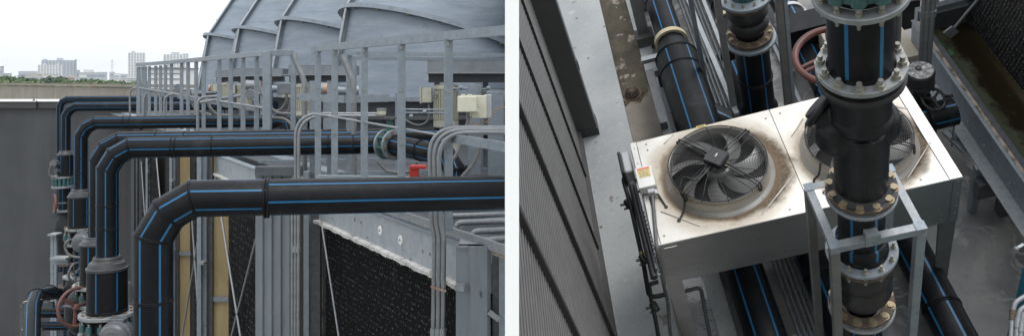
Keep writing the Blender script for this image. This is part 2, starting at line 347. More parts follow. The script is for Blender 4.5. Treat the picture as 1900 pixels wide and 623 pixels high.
def stainless(name, fans):
    m, t, b = nt(name)
    tc = N(t, 'ShaderNodeTexCoord'); co = coords(t); base = mixc(t, ramp(t, noise(t, co, 2.5), .4, .65), (.58,.55,.505), (.68,.655,.61))
    nd = noise(t, co, 4.5, 7, .7); facs = [[], []]
    for (fx, fy, ax, ay) in fans:
        for k, (ox, oy) in enumerate(((0, 0), (.1, -.035))):
            sub = N(t, 'ShaderNodeVectorMath', operation='SUBTRACT'); t.links.new(tc.outputs['Object'], sub.inputs[0]); sub.inputs[1].default_value = (fx+ox, fy+oy, 0)
            mul = N(t, 'ShaderNodeVectorMath', operation='MULTIPLY'); t.links.new(sub.outputs[0], mul.inputs[0]); mul.inputs[1].default_value = (ax, ay, 0)
            ln = N(t, 'ShaderNodeVectorMath', operation='LENGTH'); t.links.new(mul.outputs[0], ln.inputs[0])
            ad = N(t, 'ShaderNodeMath', operation='MULTIPLY_ADD'); t.links.new(nd, ad.inputs[0]); ad.inputs[1].default_value = .16+.14*k; t.links.new(ln.outputs['Value'], ad.inputs[2]); facs[k].append(ad.outputs[0])
    mins = []
    for k in (0, 1):
        mn = N(t, 'ShaderNodeMath', operation='MINIMUM'); t.links.new(facs[k][0], mn.inputs[0]); t.links.new(facs[k][1], mn.inputs[1]); mins.append(mn.outputs[0])
    d, d2 = mins
    halo = ramp(t, d, .74, .56); col = mixc(t, halo, base, (.5,.43,.34))
    col = mixc(t, ramp(t, noise(t, co, 18, 5), .5, .7), col, mixc(t, halo, col, (.38,.3,.21)))
    core = ramp(t, d2, .66, .58); col = mixc(t, core, col, mixc(t, ramp(t, noise(t, co, 30, 6, .7), .4, .65), (.07,.05,.03), (.2,.15,.1)))
    rim = N(t, 'ShaderNodeMath', operation='MULTIPLY'); t.links.new(ramp(t, d, .60, .56), rim.inputs[0]); rim.inputs[1].default_value = .75
    col = mixc(t, rim.outputs[0], col, (.16,.11,.07)); col = mixc(t, ramp(t, noise(t, co, 60, 4), .68, .74), col, (.4,.33,.24))
    t.links.new(col, b.inputs['Base Color'])
    mt = N(t, 'ShaderNodeMath', operation='SUBTRACT'); mt.inputs[0].default_value = .8; t.links.new(halo, mt.inputs[1]); mt.use_clamp = True; t.links.new(mt.outputs[0], b.inputs['Metallic'])
    r = N(t, 'ShaderNodeMapRange'); r.inputs['To Min'].default_value = .42; r.inputs['To Max'].default_value = .8; t.links.new(halo, r.inputs['Value']); t.links.new(r.outputs['Result'], b.inputs['Roughness'])
    return m
M_['unit_side'] = pm('brushed_stainless_side', (.37,.367,.36), (.44,.436,.43), 1.2, rough=.36, rough2=.46, metal=.8, stretch=(1,1,3), spots=((.3,.29,.28), 1.6, .55, .8))
M_['unit_plain'] = pm('stainless_plain', (.6,.585,.56), (.7,.685,.66), 3, rough=.42, metal=.7, spots=((.5,.42,.33), 5, .6, .8))
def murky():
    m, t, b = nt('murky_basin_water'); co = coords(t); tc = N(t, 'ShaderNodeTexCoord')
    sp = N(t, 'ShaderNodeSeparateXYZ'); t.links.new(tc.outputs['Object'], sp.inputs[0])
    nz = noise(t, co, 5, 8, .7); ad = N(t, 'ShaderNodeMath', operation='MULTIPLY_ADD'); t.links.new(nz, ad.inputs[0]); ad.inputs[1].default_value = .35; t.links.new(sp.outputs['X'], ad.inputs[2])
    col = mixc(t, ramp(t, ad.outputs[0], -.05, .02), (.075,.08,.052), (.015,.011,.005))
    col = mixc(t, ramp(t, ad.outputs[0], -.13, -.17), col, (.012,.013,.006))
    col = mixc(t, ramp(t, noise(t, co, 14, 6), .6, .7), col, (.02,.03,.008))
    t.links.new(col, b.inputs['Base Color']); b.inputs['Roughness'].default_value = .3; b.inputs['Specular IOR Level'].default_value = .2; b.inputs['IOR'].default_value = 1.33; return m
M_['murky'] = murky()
def wet():
    m, t, b = nt('puddle_film'); co = coords(t)
    col = mixc(t, ramp(t, noise(t, co, 22, 8, .75), .55, .62), (.33,.33,.34), (.03,.03,.03))
    t.links.new(col, b.inputs['Base Color']); b.inputs['Roughness'].default_value = .12; return m
M_['wet'] = wet()
BOLT = None
def hexbolt_data(r=.017, h=.016, mat='bolt', nut=False):
    g = G(); g.lathe((0,0,0), (0,0,1), [(-.004, r*1.35), (.002, r*1.35), (.002, 0)], 12)
    pts = [(r*math.cos(PI/3*k), r*math.sin(PI/3*k)) for k in range(6)]
    g.prism(pts, (0,0,.002), (1,0,0), (0,1,0), (0,0,1), h)
    if nut: g.cyl((0,0,h), (0,0,h+.028), r*.55, 10)
    return mesh_data('bolt', g, M_[mat])
BD = {'head': hexbolt_data(.02,.016), 'nut': hexbolt_data(.015,.015,'bolt_grey',True), 'nuty': hexbolt_data(.0215,.019,'bolt_grey',True), 'headr': hexbolt_data(.0215,.013), 'small': hexbolt_data(.0115,.008,'bolt_grey'), 'big': hexbolt_data(.026,.02)}
def rotto(axis, ref=None):
    a = V(axis).normalized(); u = V((1,0,0)) if abs(a.x) < .9 else V((0,1,0)); x = (u-a*u.dot(a)).normalized(); y = a.cross(x)
    return Matrix((x, y, a)).transposed().to_4x4()
def flange(T, c, axis, R, Ri, th, nb, mat='galv_hi', bolts='head', ph=.2, name='flange', bolts_under=None, boltR=None):
    c = V(c); a = V(axis).normalized(); ch = .004
    g = G().lathe(c-a*th/2, a, [(0, Ri), (0, R-ch), (ch, R), (th-ch, R), (th, R-ch), (th, Ri)], 48)
    f = T.part(name, g, M_[mat]); rot = rotto(a); br = boltR or (R+Ri)/2*1.02
    for k in range(nb):
        q = ph+2*PI*k/nb; x = rot.to_3x3() @ V((math.cos(q)*br, math.sin(q)*br, 0)); spin = Matrix.Rotation(random.random()*6, 4, 'Z')
        T.inst('bolt', BD[bolts], Matrix.Translation(c+x+a*th/2) @ rot @ spin, f)
        if bolts_under: T.inst('nut', BD[bolts_under], Matrix.Translation(c+x-a*th/2) @ rot @ Matrix.Rotation(PI, 4, 'X'), f)
    return f
def bead(T, c, axis, R, r=.006, double=True):
    g = G(); a = V(axis).normalized(); c = V(c)
    if double: g.torus(c-a*r*1.1, a, R, r, 40, 6); g.torus(c+a*r*1.1, a, R, r, 40, 6)
    else: g.torus(c, a, R, r, 40, 6)
    return T.part('weld_bead', g, M_['hdpe'])
# =================================================================== LEFT PLACE: cooling tower roof
FRAME[0] = 'L'
UX = V((-.527, .85, 0)); VN = V((.85, .527, 0)); PD = V((.978, .208, 0)).normalized(); PN = V((-.208, .978, 0)).normalized()
ZUP = V((0,0,1))
def FY(px): return 4.242/(.62+(px-950)/F)
def FP(Y, z, off=0): return V((-.557-.62*(Y-7.74), Y, z))+VN*off
def zy(py, Y): return (150-py)/F*Y
# ---- divider between the two places
g = G().aabb(-.026, .026, 3.0, 30, -13, 3.4)
solo('partition_wall', g, M_['whitewall'], 'tall thin white partition wall seen end-on between the two plant areas', 'wall', (0, 3.0, -13))
# ---- ground
g = G().aabb(-1900, 1900, -300, 2300, -13.5, -13); struct('ground', g, M_['land'])
g = G().aabb(-70, -.03, 2, 90, -12.8, -12.7); struct('lower_roof', g, M_['slab'])
# ---- pipes
MH = [M_['hdpe'], M_['stripe']]
A_ = .287; L_ = .21
def elbow_pts(X, Y, zh):
    b = V((X, Y, zh)); return [b-ZUP*A_, b+PD*(L_*.5)+ZUP*(-A_+L_*.866), b+PD*A_]
def reducer(T, X, Y, ztop, zbar, r=.14, R=.25):
    h = ztop-zbar; a = V((0,0,-1))
    g = G().lathe((X, Y, ztop), a, [(0, r), (0, r+.02), (h*.12, r+.035), (h*.2, r+.035), (h*.35, r+.05), (h*.45, R-.03), (h*.75, R-.005), (h*.8, R+.012), (h*.95, R+.012), (h, R)], 44)
    return T.part('reducer', g, M_['hdpe_cap'])
def barrel(T, X, Y, z0, z1, R=.25, ph=0.1):
    g = G().lathe((X, Y, z0), (0,0,-1), [(0, R), (z0-z1, R)], ref=V((0,-1,0)), stripes=(6, ph, .07)); o = T.part('barrel', g, MH)
    bead(T, (X, Y, z1+.03), (0,0,1), R, .01); return o
def pipe_run(label, X, Y, zh, zend_dy=0, length=3, zbot=None, ph=PI+.52, beads_h=(), beads_v=(), r=.14, clip=True, name='process_pipe'):
    T = Thing('process_pipe', label, 'pipe', (X, Y, zbot), 'black pipes with blue stripes bending over to the towers')
    E = elbow_pts(X, Y, zh); end = V((X, Y, zh+zend_dy))+PD*length
    split = V((X, Y, zh+zend_dy*.82/length))+PD*.82 if name == 'near_pipe' else None
    g = G().tube([V((X, Y, zbot))]+E+[split or end], r, ref=PN, stripes=(6, ph, .11))
    T.part('pipe', g, MH, clip=clip)
    if split: T.part('pipe', G().tube([split, end], r, ref=PN, stripes=(6, PI+.14, .11)), MH, clip=clip)
    dirs = [ZUP, V((0,0,1)), PD]
    b0 = (E[1]-E[0]).normalized(); b1 = (E[2]-E[1]).normalized()
    bead(T, E[0], (ZUP+b0), r*1.01, .006); bead(T, E[1], (b0+b1), r*1.03, .006); bead(T, E[2], (b1+PD), r*1.01, .006)
    for d in beads_h:
        p = V((X, Y, zh+zend_dy*d/length))+PD*d; bead(T, p, PD, r, .005)
    for z in beads_v: bead(T, (X, Y, z), (0,0,1), r, .006)
    return T
def coupling(T, X, Y, zh, d, w=.09, r=.14):
    p = V((X, Y, zh))+PD*d; g = G().lathe(p, PD, [(0, r), (0, r+.014), (.02, r+.014), (.022, r+.006), (w-.022, r+.006), (w-.02, r+.016), (w, r+.016), (w, r)], 40)
    return T.part('coupling', g, M_['hdpe'])
# near pipe
X1, Y1 = W(285, 300, 6.1).x, 6.1
P1 = pipe_run('nearest and thickest black striped pipe, bending over in front of the tower row', X1, Y1, -.895, -.03, 3.2, -3.4, PI+.52, (), (zy(557, 6.1),), name='near_pipe')
bead(P1, V((X1, Y1, -.9-.008))+PD*.82, PD, .146, .011)
# second: pair in front of it
def lower_set(T, X, Y, pyb, pybar, pyfl, pyfl2, act=None, R=.25, FR=.35):
    reducer(T, X, Y, zy(pyb, Y), zy(pybar, Y)); barrel(T, X, Y, zy(pybar, Y), zy(pyfl, Y)+.02)
    flange(T, (X, Y, zy(pyfl, Y)), (0,0,1), FR, .2, .045, 12, boltR=.3)
    flange(T, (X, Y, zy(pyfl2, Y)), (0,0,-1), FR, .1, .045, 12, boltR=.3, bolts='small')
def butterfly(label, X, Y, z0, z1, ax, ay, az, r=.2, R=.27, wheel=None, group='teal butterfly valves clamped between grey flanges'):
    T = Thing('butterfly_valve', label, 'valve', (X, Y, z1), group)
    T.part('body', G().lathe((X, Y, z0-.03), (0,0,-1), [(0, .1), (0, R-.04), (.02, R-.01), (z0-z1-.08, R-.01), (z0-z1-.06, R-.04), (z0-z1-.06, .1)], 36), M_['cast'])
    for k in range(12):
        q = .2+2*PI*k/12; c = V((X+math.cos(q)*.3, Y+math.sin(q)*.3, 0)); h = z0-z1
        T.part('lug', G().cyl(c+ZUP*(z0-h*.3), c+ZUP*(z0-h*.72), .04, 12), M_['teal'])
        T.part('stud', G().cyl(c+ZUP*(z0-.02), c+ZUP*(z1+.02), .018, 8), M_['bolt_grey'])
    A = V((ax, ay, az)); d = V((0, -1, 0))
    gb = T.part('actuator', G().lathe(A+V((0,.1,0)), d, [(0, 0), (0, r*.95), (.09, r), (.11, r*1.06), (.15, r*1.06), (.16, r*.98), (.22, r*.94), (.25, r*.8), (.27, r*.5), (.275, 0)], 40), M_['act'])
    for k in range(6):
        q = PI/6+PI*k/3; T.part('cover_screw', G().cyl(A+V((math.cos(q)*r*.99, -.04, math.sin(q)*r*.99)), A+V((math.cos(q)*r*.99, -.065, math.sin(q)*r*.99)), .012, 8), M_['bolt_grey'], gb)
    T.part('actuator_arm', G().bar((X, Y, az), A+V((0,.08,0)), .1, .12), M_['act'])
    T.part('stem_box', G().box(A+V((0,.02,r*1.02)), r*1.1, .14, .06), M_['act'], bevel=.01)
    return T
X2, Y2 = W(199, 0, 10.8).x, 10.8
P2 = pipe_run('black striped pipe just behind the nearest one, with a wide barrel low on it', X2, Y2, -.9, 0, 3.62, zy(478, Y2), PI+.1, (.81, .86, 1.33, 2.88, 3.22), (zy(381, Y2), zy(423, Y2)))
lower_set(P2, X2, Y2, 474, 500, 581, 616)
butterfly('teal and grey valve with a round grey actuator under the front riser', X2, Y2, zy(586, Y2), zy(614, Y2), W(214, 0, 10.3).x, 10.35, zy(622, 10.35), .19)
P2.part('lower_pipe', G().tube([(X2, Y2, zy(618, Y2)), (X2, Y2, -5.5)], .25, ref=PN, stripes=(6, PI, .07)), MH)
X3, Y3 = W(183, 0, 12).x, 12.0
P3 = pipe_run('black striped pipe tucked directly behind its front twin, only its upper edge showing', X3, Y3, -.9, 0, 9, zy(440, Y3), PI+.3, (.8, 1.2, 4.3, 5.5), (zy(360, Y3), zy(393, Y3)))
lower_set(P3, X3, Y3, 437, 453, 527, 560)
butterfly('teal valve above the red handwheel, half hidden by the barrel in front', X3, Y3, zy(531, Y3), zy(557, Y3), X3+.3, Y3, zy(545, Y3), .12)
P3.part('lower_pipe', G().tube([(X3, Y3, zy(562, Y3)), (X3, Y3, -5.8)], .2, ref=PN, stripes=(6, PI, .07)), MH)
def handwheel(name, label, c, axis, R, mat, group=None, spokes=3, tr=.02, stem=None):
    T = Thing(name, label, 'handwheel', c, group); a = V(axis).normalized(); c = V(c)
    T.part('rim', G().torus(c, a, R, tr, 48, 10), mat); rot = rotto(a).to_3x3()
    for k in range(spokes):
        q = .5+2*PI*k/spokes; d = rot @ V((math.cos(q), math.sin(q), 0))
        T.part('spoke', G().bar(c-a*.02, c+d*R*.98, tr*1.7, tr*.9, a), mat, bevel=.003)
    T.part('hub', G().lathe(c-a*.05, a, [(0, 0), (0, R*.16), (.07, R*.16), (.08, R*.12), (.08, 0)], 16), mat)
    if stem: T.part('stem', G().cyl(c, c-a*stem, tr*.8, 12), M_['galv_dark'])
    return T
wc = W(142, 569, 11.6)
handwheel('handwheel', 'dull red handwheel on the black valve low beside the second riser', wc, (.84, -.5, .1), .265, M_['wheel_dull'], tr=.025, stem=.3)
g = G().ball(wc+V((-.12,.3,-.15)), .2, .2, .34).cyl(wc+V((.0,.1,0)), wc+V((-.1,.4,-.1)), .1)
T = Thing('gate_valve', 'black gate valve body behind the dull red handwheel', 'valve', (X3-.2, Y3, -5)); T.part('body', g, M_['cast'])
# third
X4, Y4 = W(150, 0, 17.3).x, 17.3
P4 = pipe_run('black striped pipe between the front twin pair and the two thin far pipes', X4, Y4, -.9, 0, 4.55, zy(352, Y4), PI+.3, (.85, .98, 2.9), (zy(294, Y4), zy(320, Y4)))
lower_set(P4, X4, Y4, 350, 366, 423, 451, FR=.31)
P4.part('elbow_down', G().tube(fillet([V((X4, Y4, -.9))+PD*4.5, V((X4, Y4, -.9))+PD*4.9, V((X4, Y4, -1.6))+PD*5.0], .3), .14), M_['hdpe'])
butterfly('teal valve with a grey round actuator and looped cable on the third riser', X4, Y4, zy(427, Y4), zy(449, Y4), W(152, 0, 16.9).x, 16.95, zy(449, 16.95), .2)
P4.part('lower_pipe', G().tube([(X4, Y4, zy(453, Y4)), (X4, Y4, zy(509, Y4))], .14, ref=PN, stripes=(6, PI, .1)), MH)
flange(P4, (X4-.1, Y4, zy(512, Y4)), (0,0,1), .26, .1, .05, 8)
P4.part('lower_valve_body', G().lathe((X4-.1, Y4, zy(514, Y4)), (0,0,-1), [(0, .16), (.1, .2), (.3, .26), (.5, .22), (.8, .15), (3, .15)], 24, shared=True), M_['cast'])
handwheel('handwheel', 'small grey handwheel standing on edge beside the third riser', W(141, 505, 16.5), (1, -.25, 0), .19, M_['act'], tr=.022, stem=.2)
solo('flexible_cable', G().tube(spline([W(132,444,16.9), W(124,448,16.8), W(121,458,16.8), W(126,470,16.8), W(138,476,16.8), W(152,477,16.8)]), .03, 8), M_['cable'], 'grey flexible cable looping under the third actuator', 'cable')
# fourth and fifth
X5, Y5 = W(122, 0, 25).x, 25.0
P5 = pipe_run('fourth black striped pipe, thin with distance, ending behind the far handrail', X5, Y5, zy(198, 25), 0, 6.5, zy(281, Y5), PI+.3, (.8, 1.0), (zy(257, Y5),))
reducer(P5, X5, Y5, zy(279, Y5), zy(288, Y5), R=.235); barrel(P5, X5, Y5, zy(288, Y5), zy(325, Y5), .235)
flange(P5, (X5-.1, Y5, zy(328, Y5)), (0,0,1), .31, .1, .06, 10, boltR=.27); flange(P5, (X5-.1, Y5, zy(346, Y5)), (0,0,1), .31, .1, .06, 10, boltR=.27)
g = G()
for k in range(14): q = 2*PI*k/14; g.cyl((X5-.1+.25*math.cos(q), Y5+.25*math.sin(q), zy(330, Y5)), (X5-.1+.25*math.cos(q), Y5+.25*math.sin(q), zy(344, Y5)), .05, 8)
g.cyl((X5-.1, Y5, zy(330, Y5)), (X5-.1, Y5, zy(344, Y5)), .2)
solo('butterfly_valve', g, M_['teal'], 'small teal valve ring between two flanges on the fourth riser', 'valve')
P5.part('lower_pipe', G().tube([(X5-.05, Y5, zy(347, Y5)), (X5-.05, Y5, zy(388, Y5))], .17, ref=PN, stripes=(6, PI, .1)), MH)
flange(P5, (X5-.05, Y5, zy(390, Y5)), (0,0,1), .3, .1, .06, 10, boltR=.26)
T = Thing('gate_valve', 'black cast valve body with rusty flanges far down the fourth riser', 'valve', (X5, Y5, -8))
T.part('body', G().lathe((X5-.02, Y5, zy(393, Y5)), (0,0,-1), [(0, .22), (.15, .2), (.3, .3), (.7, .33), (1.1, .24), (1.3, .2), (1.5, .3), (1.52, .3)], 28, shared=True), M_['cast'])
for q_, R_ in ((487, .38), (530, .36), (536, .36), (552, .3), (573, .34)):
    flange(T, (X5+.1, Y5, zy(q_, Y5)), (0,0,1), R_, .1, .07, 8, mat='rust', boltR=R_-.06)
T.part('bellows', G().lathe((X5+.1, Y5, zy(537, Y5)), (0,0,-1), [(0, .22), (.1, .28), (.2, .24), (.3, .28), (.4, .22)], 24, shared=True), M_['rubber'])
T.part('lower_pipe', G().tube([(X5+.1, Y5, zy(490, Y5)), (X5+.1, Y5, -8)], .17, ref=PN, stripes=(6, PI, .1)), MH)
handwheel('handwheel', 'small dull red handwheel at the left side of the fourth riser', W(102, 378, 24.5), (-.8, -.55, 0), .27, M_['wheel_dull'], tr=.035, stem=.3)
g = G().cyl(W(98,304,24.6), W(106,304,24.8), .12, 14).cyl(W(102,318,24.6), W(110,318,24.8), .07, 10).tube(spline([W(97,306,24.5), W(92,316,24.5), W(94,326,24.5), W(102,329,24.5)]), .035, 8)
solo('pressure_gauge', g, M_['act'], 'small gauge and bent tube at the top left of the fourth riser', 'gauge')
X6, Y6 = W(111, 0, 34).x, 34.0
P6 = pipe_run('farthest black striped pipe, lying against the pale wall behind the fourth one', X6, Y6, zy(184.5, 34), 0, 6, -8, PI+.3, (.8,), ())
# low bent pipe
TL = Thing('process_pipe', 'low black pipe with a yellowed strap, bending down in the bottom left corner', 'pipe', W(60, 620, 15.5), 'black pipes with blue stripes low by the dark wall')
pts = [W(128, 548, 18.5), W(92, 542, 17.0), W(68, 549, 16.0), W(60, 573, 15.3), W(57, 680, 14.0)]
TL.part('pipe', G().tube(pts, .145, ref=(.3,-.9,.25), stripes=(6, .3, .1)), MH)
for a, b in ((1, 2), (2, 3)): bead(TL, pts[b-1], (pts[b]-pts[b-2]), .15, .008)
TL.part('strap', G().torus(W(61, 558, 15.6), (-.2,.3,1), .155, .012, 30, 6), M_['band']); TL.part('strap', G().torus(W(59, 610, 14.9), (0,.3,1), .155, .012, 30, 6), M_['band'])
solo('process_pipe', G().tube([W(70, 577, 18.5), W(240, 577, 19.0)], .14, ref=(0,0,1), stripes=(6, .5, .1)), MH, 'low horizontal black pipe in shadow behind the bent one', 'pipe')
solo('process_pipe', G().tube([W(75, 604, 18.5), W(240, 604, 19.0)], .1, ref=(0,0,1), stripes=(6, .5, .1)), MH, 'lowest thin horizontal black pipe behind the bent one', 'pipe')
g = G().bar(W(42, 565, 17.2), W(42, 700, 17.2), .08, .08).bar(W(42, 565, 17.2), W(100, 565, 17.2), .07, .12)
solo('pipe_bracket', g, M_['galv_dark'], 'small dark steel bracket carrying the low bent pipe', 'bracket')
T = Thing('pipe_support', 'tall galvanised support frame left of the third riser', 'frame', W(100, 700, 20))
for x in (97.5, 103.5): T.part('post', G().bar(W(x, 436, 20), W(x, 720, 20), .07, .07), M_['galv'])
T.part('top_plate', G().bar(W(94, 434, 20), W(110, 434, 20), .3, .04), M_['galv_hi']); T.part('top_plate', G().bar(W(99, 478, 19.5), W(128, 478, 19.5), .32, .05), M_['galv_hi'])
T.part('cross_bar', G().bar(W(99, 485, 19.6), W(128, 485, 19.6), .08, .12), M_['galv'])
# conduit loop behind near flange
solo('flexible_cable', G().tube(spline([W(232,545,11.5), W(238,525,11.5), W(242,540,11.5), W(243,565,11.5), W(238,590,11.4)]), .035, 8), M_['cable'], 'grey cable arching at the right of the wide barrel', 'cable')
# ---- dark wall, parapet
T = Thing('dark_wall', 'flat dark grey painted wall with a white capping strip at the left', 'wall', W(120, 900, 39))
T.part('wall', G().aabb(-30, W(258, 0, 39).x, 39, 39.4, -12.7, -1.15), M_['wall_dark'])
T.part('fascia', G().aabb(-30.2, W(262, 0, 39).x, 38.85, 39.5, -1.32, -1.0), M_['fascia'])
g = G().prism([(0, 0), (.75, .06), (.75, .1), (0, .04)], (-30.2, 38.8, -1.0), (0,1,0), (0,0,1), (1,0,0), W(262,0,39).x+30.2)
T.part('capping', g, M_['flash'])
T.part('bolt', G().ball(W(63, 187, 38.9), .07), M_['black_gap'])
T.part('capping_joint', G().aabb(W(72,0,39).x, W(72,0,39).x+.04, 38.78, 38.82, -1.33, -.95), M_['black_gap'])
a = W(-40, 155, 79); b = W(430, 159, 36)
d = (b-a).normalized(); d.z = 0; d.normalize(); n = V((-d.y, d.x, 0))
T = Thing('parapet_wall', 'long beige concrete parapet wall with dark streaks beyond the dark wall', 'wall', (a+b)/2-ZUP*8)
zt = -.27
g = G().box(V(((a.x+b.x)/2, (a.y+b.y)/2, zt-4)), (b-a).length, .3, 7.7, d, n, ZUP); T.part('wall', g, M_['beige'])
g = G().box(V(((a.x+b.x)/2, (a.y+b.y)/2, zt-.02)), (b-a).length, .5, .13, d, n, ZUP); T.part('coping', g, M_['beige'])
g = G()
for k in range(1, 12):
    p = a+(b-a)*(k/12); g.box(V((p.x, p.y, zt-1.5))-n*.155, .04, .01, 2.4, d, n, ZUP)
T.part('joint', g, pm('pale_joint', (.36,.34,.3), None, 4, rough=.9))
g = G().box(V(((a.x+b.x)/2, (a.y+b.y)/2, zt+.06))-n*.1, (b-a).length, .06, .035, d, n, ZUP); T.part('rod', g, pm('dull_rail', (.16,.13,.11), None, 4, rough=.7))
solo('drain_nozzle', G().cyl(W(171, 157, 60), W(171, 165, 60), .12, 10), pm('rust_red', (.25,.06,.04), None, 4, rough=.7), 'small rust-red stub standing on the beige parapet', 'stub')
# ---- cooling tower
CT = Thing('cooling_tower', 'long cooling tower block with black fill and bolted steel beams', 'cooling tower', FP(12, -8))
dz = -1.42
def strip_quad(Y0, Y1, off0, off1, z, th, mat, name):
    a, b, c, e = FP(Y0, z, off0), FP(Y1, z, off0), FP(Y1, z, off1), FP(Y0, z, off1)
    g = G(); n = 0; g.v = [a, b, c, e, a-ZUP*th, b-ZUP*th, c-ZUP*th, e-ZUP*th]
    for q in ((0,1,2,3), (7,6,5,4), (0,4,5,1), (1,5,6,2), (2,6,7,3), (3,7,4,0)): g.face(q)
    return CT.part(name, g, mat, clip=True)
strip_quad(5, 46, .4, 16, dz-.12, .1, M_['curb'], 'deck')
strip_quad(5, 46, .9, 1.2, dz-.11, .1, M_['galv'], 'deck_edge')
def along(Y0, Y1, z0, z1, off, w, mat, name, up=ZUP, clip=True, bevel=0):
    return CT.part(name, G().bar(FP(Y0, (z0+z1)/2, off), FP(Y1, (z0+z1)/2, off), w, abs(z1-z0), up), mat, clip=clip, bevel=bevel)
def fill(T, o, X, Zd, w, h, nrm, cw, ch, name='fill_pack', clip=False, glint=.5, mats=None):
    o = V(o); X = V(X); Zd = V(Zd); nrm = V(nrm); g = G()
    g.quad(o, o+X*w, o+X*w+Zd*h, o+Zd*h)
    nx = int(w/cw); nz = int(h/ch); rnd = random.Random(3)
    for j in range(nz):
        for i in range(nx):
            u = (i+.5*(j % 2)+rnd.uniform(-.12,.12))*cw; z = (j+rnd.uniform(-.1,.1))*ch
            if rnd.random() < .08 or u+cw > w: continue
            p = o+X*u+Zd*z; t = rnd.uniform(.35, 1)*cw*.5
            a_, b_, c_, d_ = p+nrm*.003, p+X*cw*.62+nrm*.003, p+X*cw*.62+Zd*ch*.95+nrm*t*.6, p+Zd*ch*.95+nrm*t
            g.quad(a_, b_, c_, d_, 0)
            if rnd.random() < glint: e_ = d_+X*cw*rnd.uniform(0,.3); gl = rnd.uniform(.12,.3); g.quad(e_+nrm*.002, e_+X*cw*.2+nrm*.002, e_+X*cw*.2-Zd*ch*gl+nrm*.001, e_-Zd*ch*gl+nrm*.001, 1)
    return T.part(name, g, mats or [M_['fillpack'], M_['fillglint']], clip=clip)
def fillcell(px0, px1, ztop, h, cw, off=.05):
    Y0, Y1 = FY(px0), FY(px1); a = FP(Y0, ztop, off); b = FP(Y1, ztop, off)
    return fill(CT, a, (b-a).normalized(), (0,0,-1), (b-a).length, h, -VN, cw, cw*1.9)
fillcell(598, 905, -1.9, 1.8, .036)
fillcell(423, 478, -1.9, 3.4, .07); fillcell(357, 372, -1.9, 4.2, .08); fillcell(310, 322, -1.9, 4.5, .1); fillcell(262, 288, -1.9, 5.0, .12)
CT.part('backing', G().bar(FP(6.5, -5, .3), FP(30, -5, .3), .05, 6.5), M_['black_gap'], clip=True)
# fascia beam with crusted lip, per cell
for (pa, pb) in ((590, 868), (400, 478)):
    Ya, Yb = FY(pb), FY(pa)
    along(Ya, Yb, -1.9, -1.53, 0, .02, M_['galv_fascia'], 'fascia_beam', clip=False); along(Ya, Yb, -1.545, -1.52, .04, .14, M_['galv'], 'beam_flange', clip=False)
    g = G(); nseg = 150; pr = None
    rnd = random.Random(9)
    for k in range(nseg+1):
        Y = Ya+(Yb-Ya)*k/nseg; o0 = -.07-.006*math.sin(k*.31)*math.sin(k*.13)-rnd.uniform(0, .006); zb = -1.945-.004*math.sin(k*.43)-rnd.uniform(0, .008); zt_ = -1.9+rnd.uniform(0,.006)
        q = [FP(Y, zt_, .0), FP(Y, zt_-.012, o0), FP(Y, zb, o0+.005), FP(Y, zb+.02, .0)]; n0 = len(g.v); g.v += q
        if k:
            for j in range(3): g.face((n0-4+j, n0-3+j, n0+1+j, n0+j), 0, False)
    CT.part('crusted_lip', g, M_['limescale'])
along(6.6, 12.3, -1.5, -1.415, .02, .03, M_['galv_hi'], 'deck_rail'); along(6.6, 12.0, -1.55, -1.5, .1, .1, M_['conc_pale'], 'timber_strip')
along(6.6, 12.3, -1.52, -1.5, .25, .2, M_['galv_dark'], 'deck_rail')
for px, py in ((705, 427), (743, 445)):
    p = W(px, py, FY(px)-.03); c = CT.part('repair_patch', G().lathe(p-VN*.0, -VN, [(0, 0), (0, .055), (.006, .05), (.006, 0)], 20), M_['flash']); c_ = CT.inst('bolt', BD['small'], Matrix.Translation(p-VN*.006) @ rotto(-VN), c)
for px, py in ((618, 404), (660, 405), (672, 412), (683, 440), (764, 480), (786, 465), (800, 470), (660, 408)):
    Y = FY(px); CT.inst('bolt', BD['small'], Matrix.Translation(W(px, py, Y)-VN*.012) @ rotto(-VN))
# cells' posts, panels, braces
def vpost(px0, px1, py0, Y, depth, mat, name='column', zb=-7.6, bevel=0):
    x0, x1 = W(px0, 0, Y).x, W(px1, 0, Y).x
    return CT.part(name, G().aabb(x0, x1, Y, Y+depth, zb, zy(py0, Y)), mat, bevel=bevel)
vpost(563, 573, 318, 10.9, .1, M_['galv'], bevel=.004); vpost(575, 594, 322, 11.1, .08, M_['galv_dark']); vpost(580, 600, 400, 11.25, .05, pm('wet_concrete_strip', (.12,.115,.105), (.22,.21,.2), 8, rough=.85, spots=((.03,.03,.03), 6, .55, .68)))
def corrug(px0, px1, py0, py1, Y, nr, mat, name='corrugated_panel', depth=.045, zb=None):
    x0, x1 = W(px0, 0, Y).x, W(px1, 0, Y).x; w = (x1-x0)/nr; pts = []
    for k in range(nr):
        a = x0+k*w; pts += [(a, 0), (a+w*.32, 0), (a+w*.42, -depth), (a+w*.88, -depth)]
    pts += [(x1, 0), (x1, .06), (x0, .06)]
    z0 = zy(py0, Y); z1 = zb if zb is not None else zy(py1, Y)
    return CT.part(name, G().prism(pts, (0, Y, z1), (1,0,0), (0,1,0), (0,0,1), z0-z1), mat)
corrug(474, 541, 326, 0, 11.6, 4, M_['panel_grey'], zb=-7.6)
CT.part('cap_channel', G().bar(W(476, 317, 11.5), W(560, 317, 11.5), .16, .13), M_['paint_grey'], bevel=.006)
CT.part('cap_channel', G().bar(W(590, 327, 9.6), W(760, 330, 9.6), .1, .03), M_['galv'])
